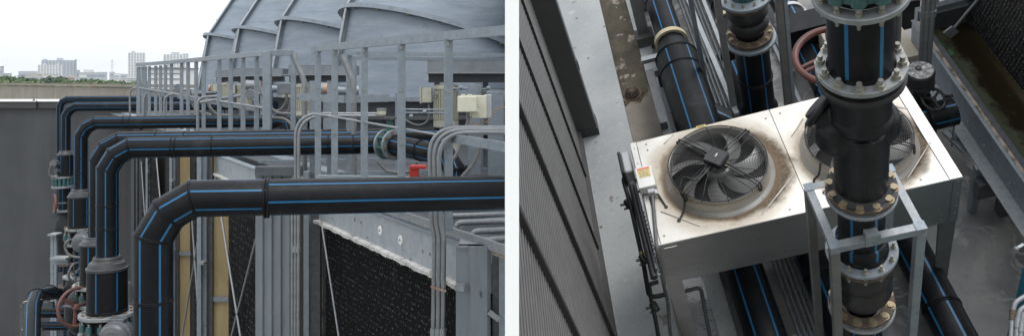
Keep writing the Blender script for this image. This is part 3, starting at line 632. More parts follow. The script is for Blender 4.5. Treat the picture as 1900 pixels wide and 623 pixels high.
for (pp, pf0, pf1, Yp) in (((365, 394), 394, 424, 16.6), ((314, 331), 329, 358, 20.5), ((270, 284), 284, 298, 25)):
    vpost(pf0, pf1, 292, Yp+.1, .05, M_['frp'], 'fibreglass_panel')
    w = pp[1]-pp[0]
    vpost(pp[0], pp[0]+w*.28, 268, Yp-.2, .08, M_['galv'], bevel=.004); vpost(pp[0]+w*.36, pp[0]+w*.62, 268, Yp-.1, .08, M_['galv'], bevel=.004); vpost(pp[1]-w*.3, pp[1], 268, Yp, .08, M_['galv_dark'])
    for py in (345, 475):
        CT.part('clip_bracket', G().bar(W(pp[0]+w*.2, py+115*(16.6/Yp-.9), Yp-.25), W(pp[0]+w*.55, py+115*(16.6/Yp-.9), Yp-.25), .2, .05), M_['galv_hi'])
    CT.part('tie_plate', G().bar(W(pf0, 554 if Yp < 18 else 470, Yp+.05), W(pf1, 554 if Yp < 18 else 470, Yp+.05), .02, .1), M_['galv'])
for px in (252, 246): vpost(px-3, px+3, 290, 26+.2*(px-246), .1, M_['galv_dark'])
for a_, b_ in (((596, 410), (634, 660)), ((399, 330), (452, 660)), ((481, 420), (425, 640)), ((351, 330), (372, 640)), ((368, 440), (335, 640)), ((290, 292), (302, 420)), ((262, 300), (270, 420))):
    Ya = FY(max(a_[0], 262))-.25; Yb = FY(max(b_[0], 262))-.25
    CT.part('tie_rod', G().tube([W(*a_, Ya), W(*b_, Yb)], .012 if Ya < 13 else .02, 8), M_['galv_hi'])
# far end column right
Yc = 7.25
corrug(846, 912, 455, 0, Yc, 1, M_['panel_grey'], 'end_panel', depth=.05, zb=-4)
CT.part('column', G().aabb(W(912,0,Yc).x+.003, W(928,0,Yc).x, Yc+.02, Yc+.12, -4, zy(468, Yc)), M_['galv_dark'])
CT.part('column', G().aabb(W(926,0,Yc).x, -.02, Yc-.04, Yc+.02, -4, zy(462, Yc)), M_['galv'])
CT.part('cap_plate', G().aabb(W(850,0,Yc).x, -.021, Yc-.02, Yc+.4, zy(459, Yc), zy(455, Yc)), M_['galv_hi'])
CT.part('lip_bracket', G().bar(W(845, 530, 7.2), W(862, 532, 7.2), .12, .05), M_['galv_hi'])
CT.part('hook', G().torus(W(892, 545, 7.2), (1,0,0), .02, .006, 14, 6), M_['galv_dark'])
CT.part('splice_plate', G().box(W(917, 585, 7.2), .12, .02, .05, V((.8,0,-.6)), (0,1,0), V((.6,0,.8))), M_['galv_hi'])
# deck tubes (rounded ends)
for px, y in ((800, 392), (822, 401), (847, 413), (877, 429), (907, 444)):
    Y = 1.44*F/(y-150); p = W(px, y, Y)
    solo('spray_header_tube', G().tube(fillet([p-ZUP*.12, p, p+PD*3], .06, 5), .03, 12), M_['galv_hi'], 'bright steel tube with a rounded end lying on the tower deck beside the beam', 'tube', group='rounded bright tubes lying across the tower deck', clip=True)
for px, y in ((480, 300), (620, 322)):
    Y = 1.44*F/(y-150); p = W(px, y, Y)
    solo('deck_bar', G().bar(p, p+PD*3, .06, .05), M_['galv'], 'flat bar lying on the deck behind the %s' % ('corrugated panel' if px < 500 else 'near handrail posts'), 'bar', clip=True)
# ---- fan stacks
def stack(lx, ly, label, k):
    Y = F*2.0/(150-ly); Lp = W(lx, ly, Y); r1 = 2.6; r0 = 2.98
    view = V((Lp.x, Lp.y, 0)).normalized(); right = V((view.y, -view.x, 0))
    C = V((Lp.x, Lp.y, 0))+right*r1*1.0+view*.3
    T = Thing('fan_stack', label, 'fan stack', C+ZUP*-1.4, 'row of curved grey fan stacks behind the handrail')
    K = 72; tl = math.radians(15.8); e1 = UX
    def ring(c, nrm, r):
        nrm = nrm.normalized(); e2 = nrm.cross(e1)
        return [c+e1*(math.cos(2*PI*q/K)*r)+e2*(math.sin(2*PI*q/K)*r) for q in range(K)]
    def skin(ra, rb, g):
        n = len(g.v); g.v += ra+rb
        for q in range(K): q2 = (q+1) % K; g.face((n+q, n+q2, n+K+q2, n+K+q), 0, True)
    n0 = ZUP.copy(); n1 = (ZUP*math.cos(tl)+VN*math.sin(tl)); a2 = (ZUP*math.cos(2*tl)+VN*math.sin(2*tl)); n2 = (ZUP*math.cos(3*tl)+VN*math.sin(3*tl)); a3 = (ZUP*math.cos(4*tl)+VN*math.sin(4*tl))
    c0 = C-ZUP*.5; c1 = C+ZUP*1.32; c2 = c1+a2*3.6; c3 = c2+a3*2.5
    R0 = ring(c0, n0, r0); R1 = ring(c1, n1, r1); R2 = ring(c2, n2, 2.55); R3 = ring(c3, a3, 2.5)
    g = G(); skin(R0, R1, g); T.part('lower_shell', g, M_['stack'], clip=True)
    g = G(); skin(R1, R2, g); T.part('upper_shell', g, M_['stack'], clip=True)
    g = G(); skin(R2, R3, g); T.part('outlet_shell', g, M_['stack'], clip=True)
    for nm, c, nn, r in (('rim_flange', c1, n1, r1), ('rim_flange', c2, n2, 2.55), ('base_flange', c0+ZUP*.03, n0, r0)):
        g = G(); h = .06; w = .16
        A = ring(c-nn*h, nn, r); B = ring(c-nn*h, nn, r+w); D = ring(c+nn*h, nn, r+w); E2 = ring(c+nn*h, nn, r); skin(A, B, g); skin(B, D, g); skin(D, E2, g)
        f = T.part(nm, g, M_['stack_rim'], clip=True)
    g = G(); skin(ring(C-ZUP*1.45, n0, r0-.05), ring(c0, n0, r0-.05), g); T.part('curb', g, M_['curb'], clip=True)
    g = G(); skin(ring(C-ZUP*1.0, n0, r0+.1), ring(C-ZUP*.9, n0, r0+.1), g); skin(ring(C-ZUP*.9, n0, r0+.1), ring(C-ZUP*.9, n0, r0-.1), g); T.part('curb_band', g, M_['galv_dark'], clip=True)
    # seam strip with bolts at the left-hand side
    dv = (-right*.93-view*.37).normalized(); best = max(range(K), key=lambda q: (ring(V((0,0,0)), ZUP, 1)[q]).dot(dv))
    for nm, a, b, nn in (('seam_strip', R0[best], R1[best], None), ('seam_strip', R1[best], R2[best], None)):
        cen = (c0+c1)/2 if a is R0[best] else (c1+c2)/2
        out = ((a+b)/2-cen); ax = (b-a).normalized(); out = (out-ax*out.dot(ax)).normalized(); side = ax.cross(out)
        o = T.part(nm, G().box((a+b)/2+out*.04, .05, (b-a).length, .12, side, ax, out), M_['stack_rim'])
        g = G().box((a+b)/2+out*.13+side*.06, .14, (b-a).length, .02, side, ax, out); T.part('seam_strip', g, M_['galv_fascia'])
        for q in range(4):
            p = a+(b-a)*((q+.6)/4.2)+out*.1-side*.03
            T.inst('bolt', BD['big'], Matrix.Translation(p-side*.0) @ rotto(-side) @ Matrix.Scale(1.6, 4), o)
    for q in range(0, K, 4):
        e2 = n1.cross(e1); p = c1+e1*(math.cos(2*PI*q/K)*(r1+.07))+e2*(math.sin(2*PI*q/K)*(r1+.07))-n1*.05
        if p.x < -.1 and (p-c1).dot(view) < .6: T.inst('bolt', BD['big'], Matrix.Translation(p) @ rotto(-n1) @ Matrix.Scale(1.8, 4))
    return T, C
SL = ['nearest and largest curved grey fan stack, cut off by the top and right', 'second fan stack from the right, its rim just left of the nearest one', 'third fan stack from the right, between two taller neighbours', 'farthest fan stack, at the left end of the row against the sky']
for k, (lx, ly) in enumerate(((632, 19), (513, 40), (433, 55), (379, 67))): stack(lx, ly, SL[k], k)
# ---- motor platforms, motors
def motor_set(px0, Y, k):
    x0 = W(px0, 0, Y).x; s = 1.0; wd = 1.42
    nth = ['nearest', 'second', 'third', 'farthest'][k]
    T = Thing('motor_platform', '%s grey steel platform beam in front of the %s fan stack' % (nth, nth), 'platform', (x0+wd/2, Y, -1.4), 'steel platforms in front of the fan stacks')
    z = .33
    T.part('top_channel', G().prism([(0, 0), (.9, 0), (.9, .19), (0, .19), (0, .17), (-.03, .0)], (x0+.07, Y, z-.19), (0,1,0), (0,0,1), (1,0,0), wd-.07), M_['paint_grey'], clip=True)
    T.part('ledge_plate', G().aabb(x0, x0+wd, Y-.14, Y+.9, z-.215, z-.192), M_['galv_hi'], clip=True)
    T.part('lower_beam', G().aabb(x0+.08, x0+wd, Y+.05, Y+.2, z-.36, z-.216), M_['curb'], clip=True)
    for q in (.15, .95): T.part('leg', G().aabb(x0+q, x0+q+.09, Y+.3, Y+.38, -1.42, z-.36), M_['galv'], clip=True)
    T.part('leg', G().aabb(x0+.82, x0+.95, Y-.02, Y+.1, -1.42, z-.37), M_['galv'], clip=True)
    # motor
    mx = x0+.36; r = .2; zt_ = zy(163, 13); zb_ = zy(232, 13)
    Mo = Thing('fan_motor', '%s upright cream ribbed motor under the platform by the %s stack' % (nth, nth), 'motor', (mx, Y+.1, zb_), 'cream fan motors under the platforms')
    g = G().cyl((mx, Y+.1, zb_), (mx, Y+.1, zt_), r*.86, 24)
    for q in range(28):
        a = 2*PI*q/28; d = V((math.cos(a), math.sin(a), 0)); g.bar(V((mx, Y+.1, zb_+.08))+d*r*.92, V((mx, Y+.1, zt_-.05))+d*r*.92, .012, r*.2, d)
    Mo.part('housing', g, M_['cream'])
    Mo.part('end_shield', G().lathe((mx, Y+.1, zt_-.02), (0,0,1), [(0, r), (.05, r), (.07, r*.7), (.09, 0)], 24), M_['cream']); Mo.part('fan_cowl', G().lathe((mx, Y+.1, zb_+.07), (0,0,-1), [(0, r*1.02), (.1, r*1.02), (.14, r*.7), (.14, 0)], 24), M_['cream'])
    jb = Mo.part('terminal_box', G().box((mx-.3, Y+.05, zt_-.12), .16, .17, .24), M_['cream'], bevel=.008); Mo.part('lid', G().box((mx-.395, Y+.05, zt_-.12), .025, .2, .27), M_['cream'], jb, bevel=.006)
    Mo.part('eye_bolt', G().torus((mx-.15, Y-.12, zt_-.14), (0,1,0), .03, .009, 16, 6), M_['galv_dark'])
    c = Mo.part('cable', G().tube(spline([(mx-.27, Y+.02, zt_-.25), (mx-.26, Y-.02, zt_-.42), (mx-.3, Y-.04, zt_-.55), (mx-.45, Y-.04, zt_-.6), (mx-.65, Y-.02, zt_-.52)]), .018, 8), M_['cable'])
    if k < 3:
        S = Thing('gear_shaft', '%s grey shaft tube with a rusty end beside the %s motor' % (nth, nth), 'shaft', (mx+1.0, Y+.3, -.35), 'shaft tubes beside the fan motors')
        S.part('tube', G().cyl((x0+1.0, Y-.05, zy(172, 13)-.02), (x0+1.0+.55, Y+.1, zy(172, 13)-.02), .09 if k == 0 else .11, 20), M_['galv'], clip=True)
        S.part('end_cap', G().cyl((x0+1.0-.06 if k == 0 else x0-.55, Y-.06, zy(172, 13)-.02), (x0+1.0-.002 if k == 0 else x0-.5, Y-.05, zy(172, 13)-.02), .105, 20), M_['copper' if k else 'galv_dark'], clip=True)
for k, (px, Y) in enumerate(((785, 13.0), (529, 17.3), (427, 21.8), (396, 26.3))): motor_set(px, Y, k)
for k, (x0p, x1p, y, Y, nm) in enumerate(((598, 620, 165, 16.5, 'between the platform and the nearest stack'), (472, 486, 158, 21, 'behind the corner post of the far handrail'))):
    T = Thing('shaft_tube', 'pale grey tube with a rusty brown end %s' % nm, 'tube', W(x0p, y, Y)); a = W(x0p-15, y, Y); b = W(x0p+4, y+1, Y); c = W(x1p-2, y+2, Y)
    T.part('tube', G().cyl(a, b, .13, 20), M_['conduit']); T.part('rusty_end', G().cyl(b+V((.002,0,0)), c, .13, 20), M_['copper'])
# threaded rods + isolator box near right
T = Thing('isolator_box', 'pale cream isolator switch box with a grey side and lever by the near motor', 'switch box', W(878, 225, 10.3))
T.part('cover', G().box(W(867, 193, 10.2), .24, .12, .2), M_['cream_hi'], bevel=.01)
bx = T.part('enclosure', G().box(W(884, 198, 10.32), .26, .12, .29), M_['cream_hi'], bevel=.008); T.part('side_box', G().box(W(905, 197, 10.36), .09, .14, .3), M_['greyplastic'], bevel=.008)
T.part('lever', G().bar(W(881, 196, 10.2), W(889, 208, 10.2), .03, .03), M_['cream_hi']); T.part('lever', G().bar(W(881, 197, 10.2), W(889, 190, 10.2), .03, .03), M_['cream_hi'])
for q in (860, 872): T.part('knob', G().cyl(W(q, 179, 10.2), W(q, 175, 10.2), .03, 12), M_['cream_hi'])
solo('flexible_cable', G().tube(spline([W(868,209,10.2), W(868,225,10.2), W(860,250,10.1), W(850,280,10.0), W(838,300,9.9)]), .022, 8), M_['cable'], 'grey cable hanging from the cream isolator box', 'cable')
solo('flexible_cable', G().tube(spline([W(895,222,10.2), W(892,262,10.1), W(880,300,10.0), W(856,330,9.9)]), .026, 8), M_['cable'], 'thick grey cable dropping right of the hanging one', 'cable')
solo('flexible_cable', G().tube(spline([W(940,198,10.2), W(920,205,10.2), W(905,225,10.2), W(880,232,10.2), W(874,215,10.2)]), .008, 6), pm('tan_wire', (.3,.19,.09), None, 5, rough=.6), 'thin tan wire sagging below the isolator box', 'cable', clip=True)
solo('valve_motor', G().cyl(W(835, 262, 11.5), W(835, 283, 11.5), .12, 20).cyl(W(835, 258, 11.5), W(835, 262, 11.5), .14, 20), M_['cream'], 'round cream cap half hidden behind a handrail post', 'cap')
T = Thing('control_box', 'small grey control box on a post beside the second motor', 'switch box', W(528, 172, 16)); T.part('box', G().box(W(528, 165, 16), .26, .14, .22), M_['paint_grey'], bevel=.01); T.part('cable', G().tube(spline([W(532,173,15.9), W(531,190,15.9), W(522,203,15.9), W(508,209,15.9)]), .03, 8), M_['cable'])
g = G()
for y0 in (164.5, 203, 209): g.cyl(W(842 if y0 < 170 else 740, y0, 12.6), W(905 if y0 < 170 else 830, y0+1, 12.7), .014, 8)
for x, y in ((852, 163), (903, 164), (785, 208), (760, 216)): g.lathe(W(x, y, 12.6), (1,0,0), [(0,0),(0,.035),(.05,.035),(.05,0)], 6)
solo('threaded_rod', g, M_['galv'], 'threaded adjuster rods with nuts beside the near motor', 'rod')
for x0, x1, y0, y1, Y in ((868, 893, 157, 330, 12.2), (905, 935, 170, 330, 12.0), (733, 746, 170, 240, 12.4), (642, 660, 105, 330, 13.2)):
    solo('support_post', G().aabb(W(x0,0,Y).x, W(x1,0,Y).x, Y, Y+.08, -1.42, zy(y0, Y)), M_['galv'], {868: 'galvanised post below the cream isolator box', 905: 'wide dark post at the right edge behind the isolator box', 733: 'short post left of the near motor', 642: 'tall post behind the ladder rail'}[x0], 'post', clip=True, bevel=.004)
# ---- valve and down-pipe at end of the second pipe
e2 = V((X2, Y2, -.9))+PD*3.62; dn = -UX
T = Thing('butterfly_valve', 'green valve clamped between two grey flanges in the pipe beyond the near handrail', 'valve', e2-ZUP*.3)
ax = V((.72,-.69,0)).normalized(); c0 = e2+ax*.05
P2.part('short_bend', G().tube([e2-PD*.05, e2+ax*.04], .135, ref=ZUP), M_['hdpe'])
for k, q in enumerate((.06, .24)): flange(T, c0+ax*q, ax if k else -ax, .215, .13, .035, 8, 'galv', 'head', boltR=.18)
T.part('body', G().lathe(c0+ax*.09, ax, [(0, .1), (0, .16), (.12, .16), (.12, .1)], 30), M_['green'])
for k in range(8):
    q = .2+2*PI*k/8; rt = rotto(ax).to_3x3(); d = rt @ V((math.cos(q)*.185, math.sin(q)*.185, 0)); T.part('lug', G().cyl(c0+ax*.09+d, c0+ax*.21+d, .02, 10), M_['green'])
T.part('stem', G().cyl(c0+ax*.15+ZUP*.15, c0+ax*.15+ZUP*.36, .045, 14), M_['green']); T.part('stem_cap', G().box(c0+ax*.15+ZUP*.37, .16, .12, .03), M_['galv_dark'])
q0 = c0+ax*.27; q1 = W(826, 288, 10.5); q2 = W(846, 312, 10.35)
TP = Thing('process_pipe', 'short black striped pipe running from the green valve towards the red bracket', 'pipe', q0-ZUP*.14)
TP.part('pipe', G().tube([q0, q1, q2+V((0,0,-.05)), q2+V((.02,-.02,-.6))], .14, ref=V((-.45,-.2,.87)), stripes=(6, .5, .1)), MH)
for p in (q0+ax*.0+ax*.03, q0*.45+q1*.55, q1): bead(TP, p, (q1-q0), .142, .009)
bead(TP, q2, (.1,0,-1), .15, .009)
g = G().aabb(W(760,0,9).x, W(776,0,9).x, 9, 9.1, -1.3, zy(307, 9)).aabb(W(760,0,9).x, W(790,0,9).x, 8.98, 9.12, zy(313, 9), zy(307, 9)-.001)
solo('pipe_bracket', g, M_['red'], 'bright red bracket under the short black pipe', 'bracket', bevel=.004)
# ---- handrails
def rail_thing(label, top, posts, mid=None, w=.075, th=.05, zb=-1.35, grp=None, clip=False, pw=.08):
    T = Thing('handrail', label, 'handrail', V((top[0].x, top[0].y, zb)), 'galvanised handrails along the tower edge')
    for a, b in zip(top[:-1], top[1:]):
        T.part('top_rail', G().bar(a, b, w, th), M_['galv'], clip=clip, bevel=.004 if not clip else 0)
    for (p, zt_) in posts:
        o = T.part('post', G().box((p.x, p.y, (zb+zt_)/2), pw, .045, zt_-zb, V((.97,.24,0)), V((-.24,.97,0)), ZUP), M_['galv'], bevel=.004)
        for zz in (zt_-.06, zt_-.5, zt_-1.05):
            T.inst('bolt', BD['small'], Matrix.Translation(V((p.x, p.y-.03, zz))) @ rotto((0,-1,0)), o)
    if mid:
        for a, b, r in mid: T.part('mid_rail', G().tube([a, b], r, 8), M_['galv_hi'], clip=clip)
    return T
def onrail(px, Pa, Pb):
    # point on the plan line Pa-Pb seen at px
    s = (px-950)/F; t = (s*Pa.y-Pa.x)/((Pb.x-Pa.x)-s*(Pb.y-Pa.y)); return Pa+(Pb-Pa)*t
Ra = W(585, 91, 10.6); Rb = W(945, 56, 6.7); Ra.z = Rb.z = .42
H1 = rail_thing('nearest handrail, its top rail climbing to the right edge', [Ra, Rb], [(onrail(x, Ra, Rb), .40) for x in (590, 621, 676, 745, 832)], [(W(585, 211, 10.4), W(812, 250, 7.9), .012)], w=.05, th=.085, clip=True, zb=-1.4)
H1.part('mid_bar', G().bar(W(826, 254, 7.7), W(945, 274, 6.7), .03, .08), M_['galv'], clip=True); H1.part('corner_plate', G().box(Ra+V((0,0,-.02)), .09, .09, .09), M_['galv'])
Rc = W(640, 99, 12.6); Rd = W(960, 103, 13.4)
H2 = rail_thing('inner handrail behind the nearest one, level and lower', [Rc, Rd], [(W(x, 100, 12.7), Rc.z) for x in (648,)], None, w=.05, th=.06, clip=True, zb=-1.4)
H2.part('top_rail', G().bar(Rc-ZUP*.07+V((0,.3,0)), Rd-ZUP*.07+V((0,.3,0)), .04, .06), M_['galv'], clip=True)
Qa = W(496, 99, 13.2); Qb = W(314, 116, 20.5); Qc = W(254, 120.5, 23.5)
H3 = rail_thing('far handrail with many flat posts in front of the smaller fan stacks', [Qa, Qb, Qc], [(onrail(x, Qa, Qb), .42) for x in (493, 476, 451, 428, 407, 378, 364, 349, 337, 318)]+[(onrail(x, Qb, Qc), .4) for x in (307, 298, 289, 277, 270, 265, 258, 256)], [(W(334, 176, 19.5), W(493, 201, 13.2), .018), (W(258, 163, 23.2), W(334, 176, 19.5), .02)], w=.07, th=.09, zb=-1.15)
H3.part('corner_post', G().box((Qa.x, Qa.y, (-1.2+.47)/2), .13, .1, 1.67), M_['galv'], bevel=.005)
Qd = W(545, 98, 13.4)
H3.part('top_rail', G().bar(Qa+V((0,0,-.0)), Qd, .06, .1), M_['galv'], bevel=.004); H3.part('post', G().aabb(Qd.x-.05, Qd.x+.03, 13.38, 13.44, -1.2, Qd.z), M_['galv'], bevel=.004)
H3.part('lower_rail', G().bar(W(330, 180, 20), W(470, 202, 14.5), .03, .07), M_['galv'])
# ladder stiles + hoops
T = Thing('access_ladder', 'ladder with bent tube stiles and a flat hoop between the two handrails', 'ladder', W(600, 300, 12.2))
for pts in ([W(545, 99, 13.0), W(549, 115, 13.0), W(565, 150, 13.0), W(565, 330, 13.0)], [W(635, 102, 12), W(640, 116, 12), W(656, 155, 12), W(657, 330, 12)]):
    T.part('stile', G().tube(fillet(pts, .12), .045 if pts[0].y > 12.5 else .04, 10), M_['conduit'])
T.part('hoop', G().bar(W(556, 180, 12.6), W(640, 184, 11.6), .02, .11), M_['galv']); T.part('hoop', G().bar(W(640, 184, 11.6), W(722, 182, 11.9), .02, .11), M_['galv'])
T.part('hoop', G().tube(fillet([W(556, 180, 12.6), W(553, 181, 12.8), W(560, 178, 13.3)], .1), .03, 8), M_['galv'])
for x in (580, 612): T.part('stay', G().bar(W(x, 150, 12.8), W(x, 330, 12.8), .08, .05), M_['galv'])
for x, y in ((575,183), (598,184), (621,187), (655,186)): T.inst('bolt', BD['small'], Matrix.Translation(W(x, y, 11.5)) @ rotto((0,-1,0)) @ Matrix.Scale(1.3, 4))
# ---- conduits
def conduit(label, pts, r, rad=.2, grp='bundled steel conduits bending down the tower face', mat='conduit', clip=False, cat='conduit', bands=()):
    T = Thing('conduit', label, cat, V(pts[-1]), grp); T.part('tube', G().tube(fillet(pts, rad, 9), r, 10), M_[mat], clip=clip)
    for (p, rr) in bands: T.part('coupling', G().cyl(V(p)+ZUP*.04, V(p)-ZUP*.04, rr, 12), M_['galv_hi'])
    return T
for k, (dx, dyy, wh) in enumerate(((0, 0, 'leftmost'), (9, 4, 'middle'), (18, 9, 'rightmost'))):
    Y = 7.55-k*.03
    conduit('%s of the three conduits bending down in front of the nearest handrail' % wh, [W(960, 237+dyy, Y), W(796+dx*.9, 237+dyy, Y), W(801+dx, 420, Y), W(806+dx*1.0, 440, Y), W(803+dx, 700, Y)], .022, .28, clip=True, bands=((W(804+dx, 617, Y), .03),))
CT.part('cable_clip', G().bar(W(799, 531, 7.47), W(828, 540, 7.47), .02, .015), M_['copper'])
for k, (dx, dyy, wh) in enumerate(((0, 0, 'outer'), (6, 4, 'inner'))):
    Y = 10.7
    conduit('%s conduit of the pair bending down beside the corrugated panel' % wh, [W(705, 211+dyy, Y+.3), W(548+dx, 211+dyy, Y), W(548+dx, 440, Y), W(547+dx, 720, Y)], .024 if k else .02, .32, bands=((W(547+dx, 462, Y), .035),))
conduit('thin conduit running straight down left of the corrugated panel edge', [W(542, 330, 10.7), W(542, 720, 10.7)], .02)
for (x0, x1, y0, Y, r, wh) in ((409, 367, 178, 16.8, .032, 'thick conduit arching behind the middle of the far handrail'), (392, 305, 172, 20, .03, 'conduit arch left of the thick one'), (334, 267, 166, 22.5, .03, 'conduit arch near the far end of the handrail'), (262, 241, 162, 25, .03, 'farthest conduit arch, outside the end of the handrail')):
    conduit(wh, [W(x0, y0, Y), W(x1, y0+3, Y), W(x1, 214, Y), W(x1, 255 if x1 > 300 else 213, Y)], r, .4)
conduit('conduit running level between two junction boxes behind the far handrail', [W(373, 190, 16.5), W(462, 175, 15.6), W(493, 174, 15)], .03, .2)
for (x, y, Y, lb) in ((466, 175, 15.2, 'round brown junction box behind the far handrail corner'), (332, 163, 20, 'small round junction box by the far motors'), (708, 210, 10.9, 'round weathered junction box on the conduit above the green valve')):
    T = Thing('junction_box', lb, 'junction box', W(x, y, Y)); T.part('body', G().lathe(W(x, y+5, Y), (0,0,1), [(0,0),(0,.05),(.02,.062),(.08,.062),(.08,0)], 20) if x > 600 else G().lathe(W(x, y, Y)+V((0,.05,0)), (0,-1,0), [(0,0),(0,.09),(.1,.08),(.1,0)], 20), M_['cream' if x > 600 else 'act']); T.part('lid', G().lathe(W(x, y, Y)+ZUP*.045, (0,0,1), [(0,0),(0,.07),(.015,.07),(.02,.05),(.02,0)], 20) if x > 600 else G().lathe(W(x, y, Y)+V((0,-.055,0)), (0,-1,0), [(0,0),(0,.1),(.02,.09),(.02,0)], 20), M_['paint_grey'])
for pts, r, lb in (([W(480,150,15), W(484,165,14.9), W(492,185,14.8), W(512,208,14.8), W(540,212,14.8)], .03, 'loose grey cable drooping beside the far handrail corner'), ([W(385,185,17.5), W(390,200,17.4), W(402,212,17.4), W(425,215,17.4)], .035, 'loose grey cable curling under the arch conduits'), ([W(352,170,19), W(356,190,19), W(366,205,19), W(392,214,19)], .035, 'loose cable coil by the far motors'), ([W(470,185,15), W(500,215,14.6), W(530,222,14.5), W(552,245,14.4)], .028, 'cable falling behind the ladder foot'), ([W(700,300,10), W(722,318,10), W(760,318,9.9), W(775,300,9.8)], .02, 'cable sagging under the short black pipe')):
    solo('flexible_cable', G().tube(spline(pts), r, 8), M_['cable'], lb, 'cable')
# short pipe end visible behind far corner
solo('pipe_elbow', G().tube([W(500,228,15.3), W(522,221,15.2), W(540,228,15.1), W(545,250,15)], .14, ref=(.1,-.9,.3), stripes=(6, .5, .1)), MH, 'short black elbow showing below the far handrail corner', 'pipe')
# ---- distance: shed, city, trees
T = Thing('equipment_shed', 'pale grey flat box shed behind the left end of the far handrail', 'shed', W(305, 160, 52)); a = W(280, 128, 55); b = W(334, 128, 55)
T.part('wall', G().aabb(a.x, b.x, 55, 58, -8, a.z), M_['far_white']); T.part('ridge', G().aabb(a.x-.1, b.x+.1, 54.9, 58.1, a.z+.003, a.z+.08), M_['paint_grey'])
for y in (137, 147): T.part('rib', G().aabb(a.x, b.x, 54.95, 54.998, zy(y, 55), zy(y, 55)+.04), M_['paint_grey'])
def tower(label, px0, px1, py0, Y, mat, nb, roof=(), depth=30, group=None, floors=18, sub=()):
    depth = 10; x0, x1 = W(px0, 0, Y).x, W(px1-4, 0, Y).x; zt_ = zy(py0, Y)
    T = Thing('tower_block', label, 'building', ((x0+x1)/2, Y+depth/2, -13), group); T.part('wall', G().aabb(x0, x1, Y, Y+depth, -13, zt_), M_[mat])
    w = (x1-x0)/nb; fh = (zt_+13)/floors
    for k in range(nb):
        g = G()
        for j in range(floors):
            z0 = -13+fh*(j+.3); g.aabb(x0+w*(k+.22), x0+w*(k+.78), Y-.2, Y-.05, z0, z0+fh*.5)
        T.part('window_bay', g, M_['far_glass'])
    g = G()
    for k in range(1):
        for j in range(floors): z0 = -13+fh*(j+.3); g.aabb(x1+.05, x1+.2, Y+2+k*8, Y+6+k*8, z0, z0+fh*.5)
    T.part('window_bay', g, M_['far_glass'])
    for (a_, b_, h) in roof: T.part('roof_house', G().aabb(W(a_,0,Y).x, W(b_,0,Y).x, Y+3, Y+depth-3, zt_+.01, zt_+h), M_['far_grey'])
    return T
tower('blue-grey tower block, tallest of the left cluster, with a rounded roof house', 77, 140, 112, 1250, 'far_grey', 9, ((77.5, 83, 2), (103, 113, 3.5), (137, 139.5, 1.2)), 30)
tower('white tower block in front of the blue-grey one', 70, 112, 120.5, 1150, 'far_white', 7, ((77, 80, 3), (101, 106, 3)), 20)
tower('slender pale tower block standing alone left of the handrail', 237.5, 268, 98, 1200, 'far_white', 5, ((242, 247, 2.5),), 25, floors=24)
tower('pale tower block showing above the far handrail', 303, 349, 101, 1300, 'far_white', 7, ((316, 330, 3.5), (336, 346, 1.5)), 25, floors=24)
low = [(0,3,124,900,'far_grey'),(4,18,137,1000,'far_grey'),(34,70,133,1400,'far_grey'),(48,72,138.5,700,'far_roof'),(140,146,131,1300,'far_grey'),(146,196,135,1500,'far_grey'),(155,172,130.5,1600,'far_white'),(147,158,139,900,'far_white'),(180,197,134.5,1450,'far_grey'),(203,212,134.5,1900,'far_grey'),(212,222,137,1900,'far_white'),(222,236,138,2000,'far_grey'),(80,102,139.5,560,'far_white'),(104,128,146,430,'far_roof'),(206,230,147,600,'far_white'),(128,139,140,1000,'far_roof')]
names = ['dark sliver of a building at the far left edge','low grey block near the left edge','long grey slab left of the white tower','flat beige building among the trees','narrow grey block touching the blue-grey tower','long low grey estate right of the towers','white upper storeys above the long estate','small white-grey block in front of the estate','grey stepped block at the end of the estate','tiny grey block below the pylon','faint pale block right of the pylon','faint grey blocks before the slender tower','long white roofed hall in front of the white tower','white house with a tiled roof among the trees','long white shed roof right of the pylon','small beige block right of the blue-grey tower']
for (a_, b_, y, Y, m), lb in zip(low, names):
    x0, x1 = W(a_,0,Y).x, W(b_,0,Y).x; T = Thing('low_building', lb, 'building', ((x0+x1)/2, Y, -13), 'low buildings on the skyline'); T.part('wall', G().aabb(x0, x1, Y, Y+4, -13, zy(y, Y)), M_[m])
    T.part('window_bay', (lambda g: g)(G().aabb(x0+(x1-x0)*.06, x1-(x1-x0)*.06, Y-.15, Y-.05, zy(y, Y)-(zy(y,Y)+13)*.3, zy(y, Y)-(zy(y,Y)+13)*.15)), M_['far_glass'])
    T.part('roof', G().aabb(x0-.4, x1+.4, Y-.4, Y+4.4, zy(y, Y)+.01, zy(y, Y)+.6), M_['far_red' if 'tiled' in lb else 'far_roof'])
T = Thing('car_park', 'white multi-storey car park at the foot of the slender tower', 'building', W(244, 160, 700)); x0, x1 = W(229,0,700).x, W(258,0,700).x
for k, y in enumerate((144.5, 147.8, 151, 154)): T.part('floor_slab', G().aabb(x0, x1, 700, 715, zy(y, 700)-.7, zy(y, 700)), M_['far_white'])
T.part('wall', G().aabb(x0+.5, x1-.5, 701, 714, -13, zy(145.5, 700)), M_['far_glass'])
g = G(); Yp = 1500; c = W(208, 150, Yp)
for s in (-1, 1):
    for q in (-1, 1): g.bar(V((c.x+s*3, Yp+q*3, -13)), V((c.x+s*.6, Yp+q*.6, zy(110.5, Yp))), .22, .22)
for y, w in ((114, 5), (119, 6), (124, 5)): g.bar(V((c.x-w, Yp, zy(y, Yp))), V((c.x+w, Yp, zy(y, Yp))), .3, .3)
for k in range(9): z0 = -10+k*5.2; t = (z0+13)/(zy(110.5,Yp)+13); w = 3+(0.6-3)*t; g.bar(V((c.x-w, Yp, z0)), V((c.x+w*.9, Yp, z0+5)), .14, .14); g.bar(V((c.x+w, Yp, z0)), V((c.x-w*.9, Yp, z0+5)), .14, .14)
solo('power_pylon', g, M_['pylon'], 'thin lattice power pylon against the sky', 'pylon')
g = G()
